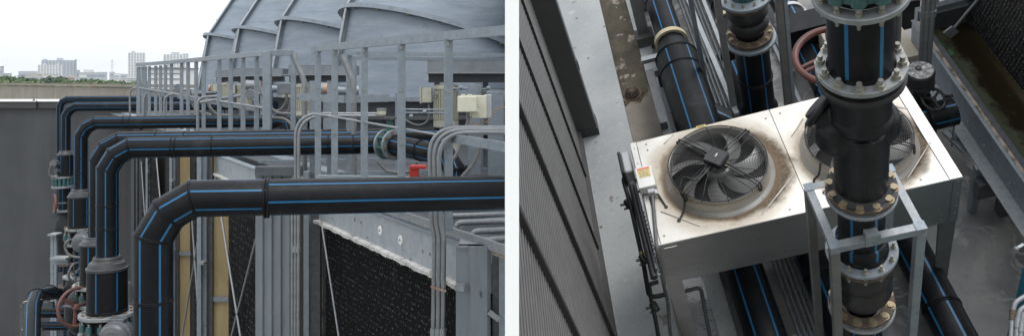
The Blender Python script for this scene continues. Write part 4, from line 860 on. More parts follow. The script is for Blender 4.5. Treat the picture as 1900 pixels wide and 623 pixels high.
for s, y in ((-5, 114), (5, 114), (-6, 119), (6, 119)): 
    a = V((c.x+s, Yp, zy(y, Yp)-1)); b = V((c.x+s+150, Yp+150, zy(y, Yp)-6)); g.tube([a+(b-a)*t/6-ZUP*(9*(1-(t/3-1)**2)) for t in range(7)], .05, 4)
    b = V((c.x+s-150, Yp-60, zy(y, Yp)-4)); g.tube([a+(b-a)*t/6-ZUP*(9*(1-(t/3-1)**2)) for t in range(7)], .05, 4)
solo('power_line', g, M_['pylon'], 'faint power lines sagging from the pylon', 'cable')
# trees
def crown_mesh(seed, n=240):
    rnd = random.Random(seed); g = G(); lobes = [(V((rnd.uniform(-.55,.55), rnd.uniform(-.5,.5), rnd.uniform(-.3,.55))), rnd.uniform(.35,.62)) for _ in range(9)]
    for _ in range(n):
        c, r = rnd.choice(lobes); d = V((rnd.gauss(0,1), rnd.gauss(0,1), rnd.gauss(0,1)))
        if d.length < 1e-3: continue
        d.normalize(); p = c+d*r*rnd.uniform(.75, 1.08); p.z *= .8
        s = rnd.uniform(.06, .14); nrm = (d+V((rnd.uniform(-.6,.6), rnd.uniform(-.6,.6), rnd.uniform(-.3,.8)))).normalized()
        x = nrm.orthogonal().normalized(); y = nrm.cross(x); a = rnd.random()*6; x2 = x*math.cos(a)+y*math.sin(a); y2 = nrm.cross(x2)
        k = len(g.v); pts = [p+x2*s*rnd.uniform(.7,1.3), p+y2*s*rnd.uniform(.7,1.3)+nrm*s*.3, p-x2*s*rnd.uniform(.7,1.3), p-y2*s*rnd.uniform(.7,1.3)+nrm*s*.2]
        g.v += pts; g.face((k, k+1, k+2)); g.face((k, k+2, k+3))
    return g
crowns = {}
for v in range(4):
    for m in range(4): crowns[v, m] = None
for v in range(4):
    gg = crown_mesh(20+v, 700)
    for m in range(4): crowns[v, m] = mesh_data('crown', gg, M_['leaf%d' % m])
tg = G().tube([(0,0,-1.6), (.02,0,-.9), (-.02,.03,-.2), (.05,0,.35)], [.09,.07,.05,.02], 8).tube([(0,0,-.7), (.25,.1,-.1), (.4,.1,.3)], [.05,.03,.01], 6).tube([(0,0,-.6), (-.25,-.05,0), (-.4,0,.35)], [.05,.03,.01], 6)
trunk_me = mesh_data('trunk', tg, M_['trunk'])
rnd = random.Random(5)
spots_ = [(2,137.5,330,0),(14,144,300,3),(27,139,360,1),(40,138.5,380,0),(22,147,280,1),(52,146,300,0),(62,148,290,3),(75,141,430,2),(88,143,400,0),(98,142,360,2),(100,139.5,330,2),(110,150,270,3),(120,147,300,1),(135,146,320,1),(142,151,270,3),(131,143,420,2),(152,150,280,0),(160,143.5,330,0),(168,144.5,340,1),(178,149,280,3),(190,146.5,320,3),(200,148,300,1),(212,147,310,2),(221,151,270,0),(232,151,280,3),(243,152,270,1),(252,152,275,0),(186,144,420,2),(66,143,440,0),(8,150,260,1),(36,150,260,1),(86,152,255,1),(202,152,258,2),(262,153,280,0),(272,152,290,3)]
tn = {0:'mid green', 1:'olive green', 2:'dark green', 3:'yellow-green'}
for i, (px, py, Y, m) in enumerate(spots_):
    top = zy(py, Y); s = (top+13)*rnd.uniform(.36,.42); cz = top-s*.85
    wide = 'at the left end' if px < 30 else 'below the towers' if px < 110 else 'between the towers and the pylon' if px < 205 else 'near the slender tower'
    T = Thing('tree', '%s %s tree %s' % (tn[m], 'rounded' if i % 2 else 'uneven', wide), 'tree', (W(px,0,Y).x, Y, -13), 'trees beyond the parapet')
    M = Matrix.Translation((W(px,0,Y).x, Y, cz)) @ Matrix.Rotation(rnd.random()*6, 4, 'Z') @ Matrix.Diagonal((s*.95, s*.95, s*.9, 1))
    T.inst('crown', crowns[i % 4, m], M)
    T.inst('trunk', trunk_me, Matrix.Translation((W(px,0,Y).x, Y, cz)) @ Matrix.Diagonal((s, s, (cz+13)/1.6, 1)))
# far wood as one mass
g = G(); rnd = random.Random(2)
base = crown_mesh(77, 60)
for k in range(170):
    Y = rnd.uniform(420, 900); X = W(rnd.uniform(-30, 420), 0, Y).x; s = rnd.uniform(7, 9.5); c = V((X, Y, zy(rnd.uniform(145, 147.5), Y)-s*.8)); n = len(g.v)
    g.v += [c+v*s for v in base.v]; g.f += [tuple(n+i for i in f) for f in base.f]; g.m += base.m; g.s += base.s
solo('distant_wood', g, M_['leaf0'], 'unbroken belt of distant trees along the horizon', 'wood', origin=(W(150,0,600).x, 600, -13), kind='stuff')
# =================================================================== RIGHT PLACE: plant yard seen from above
FRAME[0] = 'R'
XU, YU = V((1,0,0)), V((0,1,0))
# ---- floor, ledge, gutter
g = G().aabb(-.22, 6.2, -1, 12, -.35, -.06); struct('yard_floor', g, M_['yard'], clip=True)
g = G().aabb(-3, -.22, -1, 12, -.35, 0); struct('concrete_ledge', g, M_['ledge'], clip=True)
g = G().aabb(-.218, .14, -1, 12, -.055, -.05); struct('gutter_floor', g, M_['gutter'], clip=True)
g = G(); rnd = random.Random(4); pts = [(0,7.22)]
L = [(-.217, 7.12), (-.12, 7.2), (-.02, 7.13), (.06, 7.25), (.137, 7.3), (.137, 11.5), (-.217, 11.5)]
g.prism(L, (0,0,-.05), XU, YU, ZUP, .004); struct('moss_patch', g, M_['moss'])
g = G().aabb(.14, .3, -1, 12, -.3, 0); struct('gutter_kerb', g, M_['ledge'])
T = Thing('drain_grate', 'rusty domed drain grate sitting in the mossy gutter', 'drain', (-.09, 7.3, -.05)); c = V((-.09, 7.3, -.045))
T.part('rim', G().lathe(c, ZUP, [(0,.115),(.012,.112),(.015,.09),(0,.09)], 32), M_['rust'])
g = G()
for k in range(18):
    a = 2*PI*k/18; d = V((math.cos(a), math.sin(a), 0)); g.tube([c+d*.09, c+d*.088+ZUP*.035, c+d*.07+ZUP*.06, c+d*.025+ZUP*.075], .006, 5)
g.lathe(c+ZUP*.068, ZUP, [(0,.03),(.008,.026),(.01,0)], 16); g.torus(c+ZUP*.04, ZUP, .085, .006, 30, 5); T.part('dome', g, M_['rust'])
T.part('throat', G().lathe(c+ZUP*.002, ZUP, [(0,0),(0,.089),(.001,0)], 24), M_['black_gap'])
g = G()
for k in range(46):
    a = rnd.uniform(3.3, 6.4); r = rnd.uniform(.1, .17); p = c+V((math.cos(a)*r, math.sin(a)*r, .004)); d = V((rnd.uniform(-1,1), rnd.uniform(-1,1), 0)).normalized()
    g.tube([p, p+d*.03+ZUP*.004, p+d*.06], .0018, 4)
solo('dead_leaves', g, pm('straw', (.2,.14,.08), None, 5, rough=.9), 'straw and dead twigs washed up in front of the drain', 'debris', kind='stuff')
# anchor marks on the ledge
g = G()
# ---- louvred wall
LW = Thing('louvred_wall', 'tall grey wall of fine horizontal louvre blades along the left side of the yard', 'wall', (-.85, 4.5, 0))
xw = -.83; my = [6.7, 6.04, 5.05, 4.02, 2.9, 1.8]
for i in range(len(my)-1):
    y1, y0 = my[i], my[i+1]; g = G(); pitch = .063; n = int((5.0-.16)/pitch)
    for k in range(n):
        z0 = .16+k*pitch; a = [V((xw-.022, y, z)) for y, z in ((y0, z0), (y1, z0))]; 
        p0, p1 = V((xw-.035, y0, z0+pitch*.9)), V((xw-.035, y1, z0+pitch*.9)); q0, q1 = V((xw-.0055, y0, z0+pitch*.6)), V((xw-.0055, y1, z0+pitch*.6)); m0, m1 = V((xw, y0, z0+pitch*.42)), V((xw, y1, z0+pitch*.42)); r0, r1 = V((xw-.002, y0, z0+pitch*.28)), V((xw-.002, y1, z0+pitch*.28)); s0, s1 = V((xw-.035, y0, z0+pitch*.1)), V((xw-.035, y1, z0+pitch*.1))
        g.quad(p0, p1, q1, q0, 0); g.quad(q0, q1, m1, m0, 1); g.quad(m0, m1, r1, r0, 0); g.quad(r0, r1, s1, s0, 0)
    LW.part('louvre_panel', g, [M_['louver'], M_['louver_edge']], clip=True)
LW.part('backing', G().aabb(xw-.08, xw-.032, 1.5, 6.7, 0, 5), M_['black_gap'], clip=True)
for k, y in enumerate(my[1:5]):
    LW.part('mullion', G().aabb(xw-.03, xw+.012, y-.012, y+.012, .1, 5), M_['black_gap'], clip=True)
    LW.part('mullion_cover', G().aabb(xw-.03, xw+.02+.012*(k > 1), y-.036-.02*(k > 1), y-.014, .1, 5), M_['louver'], clip=True)
LW.part('kerb_trim', G().aabb(-.9, xw+.035, 1.5, 6.70, 0, .15), M_['pilaster'], clip=True)
T = Thing('pilaster', 'smooth dark grey pilaster standing on the ledge beyond the louvres', 'pillar', (-.72, 6.9, 0))
T.part('shaft', G().prism([(-1.1, 6.745), (-.6, 6.745), (-.6, 6.95), (-1.1, 6.95)], (0,0,.121), XU, YU, ZUP, 5), M_['pilaster'], clip=True); T.part('skirt', G().aabb(-1.1, -.585, 6.73, 6.965, 0, .12), M_['pil_base'], clip=True)
T.part('side_panel', G().aabb(-.598, -.592, 6.76, 6.94, .125, 5), M_['paint_grey'], clip=True)
T.part('lock_plate', G().aabb(-.591, -.58, 6.83, 6.87, 1.0, 1.14), M_['galv_dark'])
# ---- condenser unit
ux0, ux1, uy0, uy1, zt_, zb_ = -.2, 2.185, 3.84, 4.975, 1.65, 1.09
fans = ((.47, 4.42), (1.60, 4.36))
U = Thing('condenser_unit', 'wide stainless rooftop condenser unit with two round fans on top', 'condenser unit', (1.0, 4.4, 0))
ms = stainless('stained_stainless_top', [(fx-1.0, fy-4.4, 1.0+.12*(fx > 1), 1.0+.12*(fx > 1)) for fx, fy in fans])
def toppanel(x0, x1, fx, fy):
    g = G(); nx, ny = 56, 48
    idx = {}
    for j in range(ny+1):
        for i in range(nx+1):
            x = x0+(x1-x0)*i/nx; y = uy0+.004+(uy1-uy0-.008)*j/ny; r = math.hypot(x-fx, y-fy)
            # flat rim, dished octagon around the fan
            ang = math.atan2(y-fy, x-fx); oc = .56/max(.001, math.cos((ang % (PI/4))-PI/8))*math.cos(PI/8)
            t = min(1, max(0, (oc*1.0-r)/.07)); z = zt_-.02*(t*t*(3-2*t)); idx[i, j] = len(g.v); g.v.append(V((x, y, z)))
    for j in range(ny):
        for i in range(nx): g.face((idx[i,j], idx[i+1,j], idx[i+1,j+1], idx[i,j+1]), 0, True)
    return U.part('top_panel', g, ms)
xs = 1.055
toppanel(ux0+.06, xs-.003, *fans[0]); toppanel(xs+.003, ux1-.1, *fans[1])
U.part('seam', G().aabb(xs-.003, xs+.003, uy0, uy1, zt_-.03, zt_-.006), M_['black_gap'])
U.part('side_cap', G().aabb(ux0, ux0+.055, uy0, uy1, zt_-.03, zt_+.004), M_['unit_plain'], bevel=.003)
U.part('side_cap', G().aabb(ux1-.095, ux1, uy0, uy1, zt_-.03, zt_+.004), M_['unit_plain'], bevel=.003)
U.part('front_panel', G().aabb(ux0, ux1-.072, uy0, uy0+.02, zb_, zt_-.003), M_['unit_side'], bevel=.003); U.part('corner_strip', G().aabb(ux1-.07, ux1, uy0-.002, uy0+.03, zb_, zt_-.003), M_['unit_side'], bevel=.003)
U.part('rear_panel', G().aabb(ux0, ux1, uy1-.02, uy1, zb_, zt_-.035), M_['unit_side']); U.part('end_panel', G().aabb(ux1-.02, ux1, uy0+.032, uy1-.022, zb_, zt_-.035), M_['unit_side'])
U.part('bottom_panel', G().aabb(ux0+.01, ux1-.01, uy0+.022, uy1-.022, zb_, zb_+.02), M_['galv_dark'])
g = G().aabb(ux0+.03, ux0+.05, uy0+.022, uy1-.022, zb_+.02, zt_-.04)
for k in range(60): y = uy0+.05+k*(uy1-uy0-.1)/60; g.aabb(ux0-.005, ux0+.03, y, y+.006, zb_+.03, zt_-.05)
U.part('coil_fins', g, M_['galv'])
for x, y in ((ux0+.01, uy0+.01), (ux1-.14, uy0+.01)):
    g = G().prism([(0, 0), (.135, 0), (.135 if x < 1 else .12, -1.06), (.02, -1.06)], (x, y, zb_-.002), XU, ZUP, YU, .02); g.prism([(0, 0), (.1, 0), (.06, -1.06), (0, -1.06)], (x if x < 1 else x+.12, y+.021, zb_-.002), YU, ZUP, XU, .015)
    U.part('leg', g, M_['steel_leg'] if x > 1 else M_['unit_side'])
    U.part('foot', G().aabb(x+.03, x+.11, y+.01, y+.09, -.06, .04), M_['galv_dark'])
for x in (ux0+.01, ux1-.12): U.part('leg', G().aabb(x, x+.1, uy1-.09, uy1-.03, -.06, zb_-.002), M_['steel_leg'])
U.part('leg', G().aabb(.86, .96, uy1-.12, uy1-.05, -.06, zb_-.002), M_['steel_leg']); U.part('leg', G().aabb(.3, .44, uy1-.5, uy1-.4, -.06, zb_-.002), M_['steel_leg'])
SM = BD['small']
def rivet(x, y, z, ax, s=.5, par=None): return U.inst('screw', SM, Matrix.Translation((x, y, z)) @ rotto(ax) @ Matrix.Scale(s, 4), par)
for x, z in ((.05,1.6),(.35,1.3),(.62,1.45),(1.3,1.4),(-.03,1.3),(-.03,1.18),(.1,1.22),(2.05,1.2),(2.05,1.15),(1.75,1.5)): rivet(x, uy0-.001, z, (0,-1,0))
for z in (1.2, 1.3, 1.45, 1.6): rivet(ux1-.03, uy0-.004, z, (0,-1,0), .6)
for x, y in ((-.17, 4.9), (-.17, 4.72), (-.06, 4.92), (-.06, 4.85), (-.1, 3.92), (.9, 3.9), (1.2, 3.9), (1.13, 4.9), (1.9, 3.9), (2.0, 4.5), (.05, 4.35), (.07, 4.3), (1.0,4.88)): rivet(x, y, zt_+.0005, ZUP, .6)
U.part('grommet', G().lathe((1.2, 3.98, zt_-.005), ZUP, [(0, 0), (0, .02), (.008, .02), (.008, .012), (.001, 0)], 16), M_['cable_black'])
T_ = U.part('nameplate', G().aabb(-.13, -.02, uy0-.006, uy0-.0005, 1.585, 1.612), M_['black_gap']); U.part('plate_rim', G().aabb(-.13, -.02, uy0-.014, uy0-.0061, 1.604, 1.613), M_['flash'], T_)
U.part('lettering', (lambda g: [g.aabb(-.122+k*.014, -.114+k*.014, uy0-.008, uy0-.0062, 1.589, 1.598) for k in range(7)] and g)(G()), M_['whitepaint'], T_)
def label(x, y, ax, w, h, red=True, rot=0):
    X = V((math.cos(rot), math.sin(rot), 0)); Y_ = V((-math.sin(rot), math.cos(rot), 0)); c = V((x, y, ax))
    o = U.part('warning_label', G().box(c+ZUP*.001, w, h, .002, X, Y_, ZUP), M_['warn'])
    if red: U.part('header', G().box(c+Y_*h*.42+ZUP*.0025, w, h*.16, .001, X, Y_, ZUP), M_['warnred'], o)
    g = G()
    for k in range(5): g.box(c+Y_*(h*.25-k*h*.13)-X*w*.03*(k % 2)+ZUP*.0026, w*.8-.01*(k % 2), h*.03, .0008, X, Y_, ZUP)
    U.part('lettering', g, M_['galv_dark'], o)
label(Z(1300, 233, zt_+.002).x, Z(1300, 233, zt_+.002).y-.012, zt_+.0025, .085, .028, False)
# pressed ribs and creases
for a_, b_ in (((1468, 255), (1490, 220)), ((1412, 400), (1472, 325)), ((1232, 268), (1250, 250)), ((1225, 392), (1300, 420)), ((1683, 333), (1728, 262)), ((1660, 198), (1690, 204))):
    p, q = Z(*a_, zt_-.002), Z(*b_, zt_-.002); U.part('pressed_rib', G().tube([p-ZUP*.004, p+(q-p)*.03+ZUP*.003, q-(q-p)*.03+ZUP*.003, q-ZUP*.004], .0055, 8), M_['shroud'])
# fans
def fan(fx, fy, lab, rot0):
    base = zt_-.02; cz = base+.155; R = .4
    o = U.part('fan_shroud', G().lathe((fx, fy, base), ZUP, [(-.0, .455), (.012, .45), (.022, .425), (.04, .415), (.06, .408), (.075, .402), (.1, .4), (.125, .402), (.135, .408), (.14, .404), (.13, .392), (0, .39)], 72, shared=True), M_['shroud'], label=lab)
    U.part('well', G().lathe((fx, fy, base+.012), ZUP, [(0, .389), (.001, 0)], 48), M_['fan_dark'], o)
    g = G(); n = 26
    for k in range(n):
        r = .085+(R-.085)*k/(n-1); zz = cz+.012*(1-(r/R)**2)
        g.torus((fx, fy, zz), ZUP, r, .0025, 80, 4)
    g.torus((fx, fy, cz-.002), ZUP, R+.004, .006, 80, 6)
    for k in range(12):
        a = rot0+2*PI*k/12; pts = []
        for j in range(7):
            r = .085+(R-.08)*j/6; aa = a+.25*math.sin(j/6*PI*.5); pts.append(V((fx+r*math.cos(aa), fy+r*math.sin(aa), cz+.016*(1-(r/R)**2)+.002)))
        pts.append(pts[-1]-ZUP*.03); g.tube(pts, .0034, 5)
    U.part('guard_grille', g, M_['fan_black'], o)
    for k in range(7):
        a = rot0+.3+2*PI*k/7; g = G(); nr = 8; na = 5; w = .5; n0 = len(g.v)
        for j in range(nr+1):
            r = .1+(R-.115)*j/nr; sweep = .55*(j/nr)**1.5
            ww = w*(1.0-.25*(j/nr)**2)
            for i in range(na+1): u = i/na; aa = a+sweep+ww*(u-.5); g.v.append(V((fx+r*math.cos(aa), fy+r*math.sin(aa), base+.06+.055*(u-.5)*(1.2-.4*j/nr)+.008*math.sin(u*PI))))
        for j in range(nr):
            for i in range(na): q = n0+j*(na+1)+i; g.face((q, q+1, q+na+2, q+na+1), 0, True)
        U.part('blade', g, M_['blade'], o)
    U.part('hub', G().lathe((fx, fy, base+.02), ZUP, [(0, 0), (0, .11), (.07, .11), (.085, .1), (.09, .08), (.1, .078)], 32), M_['blade'], o)
    U.part('motor', G().lathe((fx, fy, base+.1), ZUP, [(0, .08), (.05, .08), (.06, .07), (.062, 0)], 32), M_['galv_hi'], o)
    X = V((math.cos(rot0+.55), math.sin(rot0+.55), 0)); Yy = V((-X.y, X.x, 0))
    U.part('motor_box', G().box((fx, fy, cz+.05), .16, .16, .055, X, Yy, ZUP), M_['motor_blk'], o, bevel=.012); U.part('lid', G().box((fx, fy, cz+.082), .155, .155, .008, X, Yy, ZUP), M_['motor_blk'], o, bevel=.003)
    U.part('maker_mark', G().box(V((fx, fy, cz+.0875))+X*.01, .036, .01, .001, X, Yy, ZUP), M_['whitepaint'], o)
    for k in range(4):
        a = rot0+.42+PI/2*k; d = V((math.cos(a), math.sin(a), 0)); s = V((-d.y, d.x, 0)); c = V((fx, fy, 0)); g = G()
        for q in (-.014, .014):
            g.tube(fillet([c+s*q+d*.07+ZUP*(cz+.02), c+s*q+d*.13+ZUP*(cz+.04), c+s*q+d*.2+ZUP*(cz+.034), c+s*q+d*.385+ZUP*(cz+.02), c+s*q+d*.418+ZUP*(cz+.012), c+s*q+d*.42+ZUP*(cz-.05)], .02, 3), .0065, 6)
        g.torus(c+d*.424+ZUP*(cz-.055), d, .014, .006, 14, 6); U.part('motor_strut', g, M_['fan_black'], o)
        U.part('bolt', G().cyl(c+d*.1+ZUP*(cz+.0), c+d*.1+ZUP*(cz+.03), .01, 8), M_['bolt'], o)
    return o, base, cz
f1, base, cz = fan(*fans[0], 'left fan with its black guard fully in view', .25); f2, _, _ = fan(*fans[1], 'right fan, mostly hidden behind the black valve', .5)
fx, fy = fans[0]; a = .25+.42+PI; d = V((math.cos(a), math.sin(a), 0)); q = Z(1264, 352, cz-.05); e = Z(1260, 409, zt_)
U.part('fan_cable', G().tube(spline([V((fx, fy, cz+.03))+d*.1, V((fx, fy, cz+.03))+d*.25, Z(1268, 330, cz+.02), Z(1262, 352, cz-.02), Z(1270, 372, cz-.08), Z(1268, 392, zt_+.02), e]), .009, 8), M_['cable_black']); U.part('grommet', G().lathe(e, ZUP, [(0,.016),(.01,.014),(.011,0)], 14), M_['cable_black'])
e = Z(1513, 348, zt_); fx, fy = fans[1]
U.part('fan_cable', G().tube(spline([V((fx-.36, fy-.18, cz)), V((fx-.4, fy-.25, cz-.06)), e+V((.01,.06,.02)), e]), .009, 8), M_['cable_black'])
# side switch box on the corner of the top
J = Thing('junction_box', 'small white box with a red and yellow label on the left end of the unit', 'junction box', Z(1195, 325, zt_))
c = Z(1197, 328, zt_+.1); X = V((.99, .13, 0)).normalized(); Yy = V((-X.y, X.x, 0)); Yn = V((-.06,.98,.0)).normalized()
b_ = J.part('box', G().box(c-ZUP*.04, .15, .225, .09, XU, YU, ZUP), M_['unit_plain'], bevel=.005)
l_ = J.part('warning_label', G().box(c+V((0,.045,.0065)), .105, .1, .002), M_['warn']); J.part('header', G().box(c+V((0,.088,.0085)), .105, .014, .002), M_['warnred'], l_)
g = G()
for k in range(5): g.box(c+V((-.005*(k%2), .065-.015*k, .0082)), .085-.01*(k%2), .003, .001)
J.part('lettering', g, M_['galv_dark'], l_)
J.part('gland_box', G().box(c+V((.02, -.135, -.05)), .06, .045, .06), M_['greyplastic'], bevel=.004); J.part('gland', G().cyl(c+V((.055,-.12,-.05)), c+V((.055,-.165,-.055)), .018, 12), M_['greyplastic'])
J.part('cable', G().tube(spline([c+V((.055,-.16,-.055)), Z(1222, 362, zt_+.02), Z(1236, 384, zt_)]), .009, 8), M_['cable_black']); J.part('grommet', G().lathe(Z(1236, 384, zt_), ZUP, [(0,.016),(.01,.014),(.011,0)], 14), M_['cable_black'])
solo('cable', G().tube(spline([c+V((.02,-.16,-.06)), Z(1212, 380, zt_+.03), Z(1216, 430, zt_+.02), Z(1219, 462, zt_+.01), Z(1224, 490, 1.5), Z(1232, 530, 1.2), Z(1239, 560, .8), Z(1242, 600, .5), Z(1247, 640, .2)]), .016, 10), M_['cable'], 'grey-brown cable running down over the left front corner of the unit', 'cable')
solo('thin_wire', G().tube(spline([c+V((-.04,-.12,-.05)), Z(1194, 365, 1.7), Z(1203, 410, 1.67), Z(1212, 450, 1.66)]), .0035, 6), M_['cable_black'], 'thin black wire lying along the left end cap of the unit', 'wire')
# isolator + refrigerant pipes at the left end
I = Thing('isolator_switch', 'pale grey isolator switch hanging on the left end of the unit', 'switch box', Z(1164, 330, 1.3))
c = Z(1166, 312, 1.5); I.part('case', G().box(c, .075, .24, .2), M_['greyplastic'], bevel=.012); I.part('black_front', G().box(c+V((-.052,0,0)), .03, .26, .22), M_['motor_blk'], bevel=.01); I.part('gland', G().cyl(c+V((.0,-.11,-.06)), c+V((.0,-.17,-.06)), .026, 12), M_['greyplastic'])
I.part('cable', G().tube(spline([c+V((0,-.16,-.06)), c+V((.02,-.22,-.08)), c+V((.06,-.25,-.02)), c+V((.05,-.18,.05))]), .01, 8), M_['cable_black'])
H = Thing('coil_header', 'black coil header pipe standing against the fins at the left end', 'pipe', Z(1200, 430, 1.1))
H.part('pipe', G().tube([Z(1172, 345, 1.5), Z(1214, 515, 1.5)], .03, 14), M_['rubber']); H.part('pipe', G().tube([Z(1177, 340, 1.55), Z(1218, 500, 1.55)], .014, 10), M_['galv_dark'])
for k in range(16): 
    t = .3+k*.045; p = Z(1172+42*t, 345+170*t, 1.5); H.part('stub', G().cyl(p, p+V((.055,0,0)), .008, 8), M_['galv_hi'])
R_ = Thing('refrigerant_pipe', 'long black insulated pipe with small valves running down beside the unit', 'pipe', Z(1190, 500, .9))
R_.part('pipe', G().tube(fillet([Z(1163, 322, 1.45), Z(1156, 332, 1.45), Z(1170, 380, 1.4), Z(1192, 478, 1.3), Z(1196, 500, 1.2), Z(1204, 548, 1.0), Z(1217, 550, 1.0), Z(1236, 545, 1.0)], .04, 4), .02, 10), M_['rubber'])
R_.part('pipe', G().tube(fillet([Z(1222, 522, 1.2), Z(1204, 527, 1.2), Z(1209, 560, 1.0), Z(1216, 590, .9), Z(1228, 660, .6)], .03, 4), .018, 10), M_['rubber'])
for (p, w) in (((1166, 377), 1), ((1193, 480), .8), ((1214, 568), 1)):
    c = Z(*p, 1.38 if p[1] < 500 else .95); v = R_.part('valve', G().cyl(c+V((-.01,.03,.01)), c+V((.012,-.04,-.01)), .034*w, 14).ball(c, .036*w), M_['rubber']); R_.part('valve_handle', G().cyl(c, c+V((-.075*w,0,.0)), .013, 10).cyl(c+V((0,-.03,-.02)), c+V((-.05*w,-.035,-.02)), .011, 8), M_['galv_dark'], v)
R_.part('copper_fitting', G().cyl(Z(1190, 468, 1.35), Z(1193, 486, 1.35), .024, 10), M_['bolt'])
solo('drain_pipe', G().tube(fillet([Z(1262, 542, .75), Z(1300, 532, .75), Z(1320, 640, .2)], .05, 6), .018, 10), M_['galv_dark'], 'thin dark drain pipe bending down under the front of the unit', 'pipe')
solo('puddle', G().prism([(-.12,2.6),(.2,2.6),(.22,5.0),(.18,6.0),(.0,6.0),(-.05,5.1),(-.14,4.4)], (0,0,-.045), XU, YU, ZUP, .003), M_['wet'], None, None, kind='structure')
# ---- floor pipes
def fpipe(T, pts, r, ph=.5, ref=ZUP, clip=False, n=6, wd=None): return T.part('pipe', G().tube(pts, r, ref=ref, stripes=(n, ph, wd or .018/r)), MH, clip=clip)
T = Thing('process_pipe', 'thick black pipe with blue stripes and a side branch, passing under the left fan', 'pipe', (.55, 6, .3))
def AX(px, py, z): return Z(px, py, z)
zA = .42
a0 = AX(1205, -40, zA); a1 = AX(1241, 75, zA); xA = .53
a0 = V((xA, 9.5, zA)); a1 = V((xA, 7.52, zA)); a2 = V((xA, 7.2, zA)); a3 = V((xA, 5.2, zA)); a4 = V((xA, 1, zA-.1))
fpipe(T, [a0, a1], .165, PI/6-.1); T.part('reducer', G().lathe(a1, (0,-1,0), [(0,.165),(.05,.17),(.1,.2),(.22,.215),(.3,.25)], 40, shared=True), M_['hdpe'])
fpipe(T, [a1-YU*.3, a3], .25, PI/6-.1); fpipe(T, [a3, V((xA-.02, 5.0, zA-.05)), a4], .18, PI/6)
for y, r in ((8.35, .165), (7.23, .25), (6.95, .25), (5.85, .25)): bead(T, (xA, y, zA), YU, r, .009)
br = (YU*.75+XU*.66).normalized(); bead(T, (xA, 6.35, zA), (YU*.8-XU*.55), .245, .009)
fpipe(T, [V((xA, 6.35, zA)), V((xA, 6.35, zA))+V((.75,-.62,-.25))], .17, .3, ref=(0,.3,1))
S = Thing('pipe_strap', 'yellowed strap clamp round the thick pipe at its reducer', 'strap', (xA, 7.56, 0)); S.part('band', G().lathe((xA, 7.6, zA), (0,-1,0), [(0,.166),(0,.2),(.07,.205),(.07,.17)], 36), M_['band'])
T = Thing('process_pipe', 'black pipe with a grey strap passing from the back to the lower right corner', 'pipe', (1.98, 6, .3)); xC = 1.985
fpipe(T, [V((xC, 10, .3)), V((xC, .5, .3))], .155, .9)
for y in (6.25, 3.55, 8.6): bead(T, (xC, y, .3), YU, .155, .009)
for y in (7.6,): S = Thing('pipe_strap', 'pale grey strap over the pipe behind the red-brown wheel', 'strap', (xC, y, .1)); S.part('band', G().lathe((xC, y, .3), YU, [(0,.156),(0,.175),(.05,.175),(.05,.156)], 36), M_['greyplastic'])
T = Thing('process_pipe', 'black pipe under the small riser and under the middle of the unit', 'pipe', (1.2, 6, .3)); xB = 1.17
fpipe(T, [V((xB, 6.9, .32)), V((xB, .8, .3))], .17, .35); bead(T, (xB, 4.05, .31), YU, .17, .009)
T = Thing('process_pipe', 'short black pipe with yellowed strap left of the small riser', 'pipe', (1.0, 8, .3)); fpipe(T, [V((1.3, 10, .3)), V((1.3, 7.7, .3)), V((1.17, 7.1, .3))], .15, .6); bead(T, (1.3, 8.1, .3), YU, .15, .009)
S = Thing('pipe_strap', 'yellowed strap round the pipe left of the small riser', 'strap', (1.3, 7.85, .1)); S.part('band', G().lathe((1.3, 7.75, .3), YU, [(0,.151),(0,.175),(.06,.175),(.06,.151)], 36), M_['band'])
# tray of conduits
T = Thing('conduit_rack', 'rack of grey steel conduits on cross channels between the thick pipe and the pale rail', 'conduit rack', (.85, 6, 0))
for k in range(6): T.part('conduit', G().tube([V((.8+k*.045, 10, .3)), V((.8+k*.045, 1, .3))], .015, 8), M_['galv_dark'])
T.part('rail', G().aabb(1.065, 1.115, .5, 10, .28, .34), M_['galv_hi'], bevel=.003)
for y in (7.3, 4.55, 3.55, 2.6): T.part('cross_channel', G().aabb(.2 if y > 7 else .74, 1.5 if y > 7 else 1.1, y-.03, y+.05, .17, .27), M_['galv'], bevel=.003)
for x in (.3, 1.45): T.part('leg', G().aabb(x-.04, x+.04, 7.25, 7.33, -.06, .17), M_['galv_dark'])
T = Thing('pipe_support', 'dark square post with a channel arm left of the thick pipe', 'post', (.3, 7, 0)); T.part('post', G().aabb(.13, .21, 6.2, 6.28, 0, .5), M_['galv_dark'], bevel=.003)
p = Z(1197, 112, .55); T.part('arm', G().aabb(.12, .4, 7.3, 7.37, .4, .46), M_['galv_hi']); T.part('beam', G().aabb(.13, .23, 4.8, 7.2, .25, .39), M_['galv_dark'])
T = Thing('column_base', 'grey steel column on a concrete pad at the top of the gutter', 'column', (.17, 8.2, 0))
c = Z(1194, 68, .12); T.part('pad', G().aabb(c.x-.1, c.x+.13, c.y-.08, c.y+.12, -.05, .16), M_['pilaster'], bevel=.004); T.part('column', G().aabb(c.x-.06, c.x+.08, c.y, c.y+.1, .16, 2.5), M_['steel_leg'])
T = Thing('column_base', 'second grey steel column close behind the first at the top edge', 'column', (.3, 9.0, 0)); T.part('column', G().aabb(c.x+.1, c.x+.2, c.y+.7, c.y+.8, -.05, 2.5), M_['steel_leg'])
def vpost2(px, py, z, w, mat, T, ztop, d=None): p = Z(px, py, z); return T.part('post', G().aabb(p.x-w/2, p.x+w/2, p.y-(d or w)/2, p.y+(d or w)/2, z, ztop), M_[mat], bevel=.003)
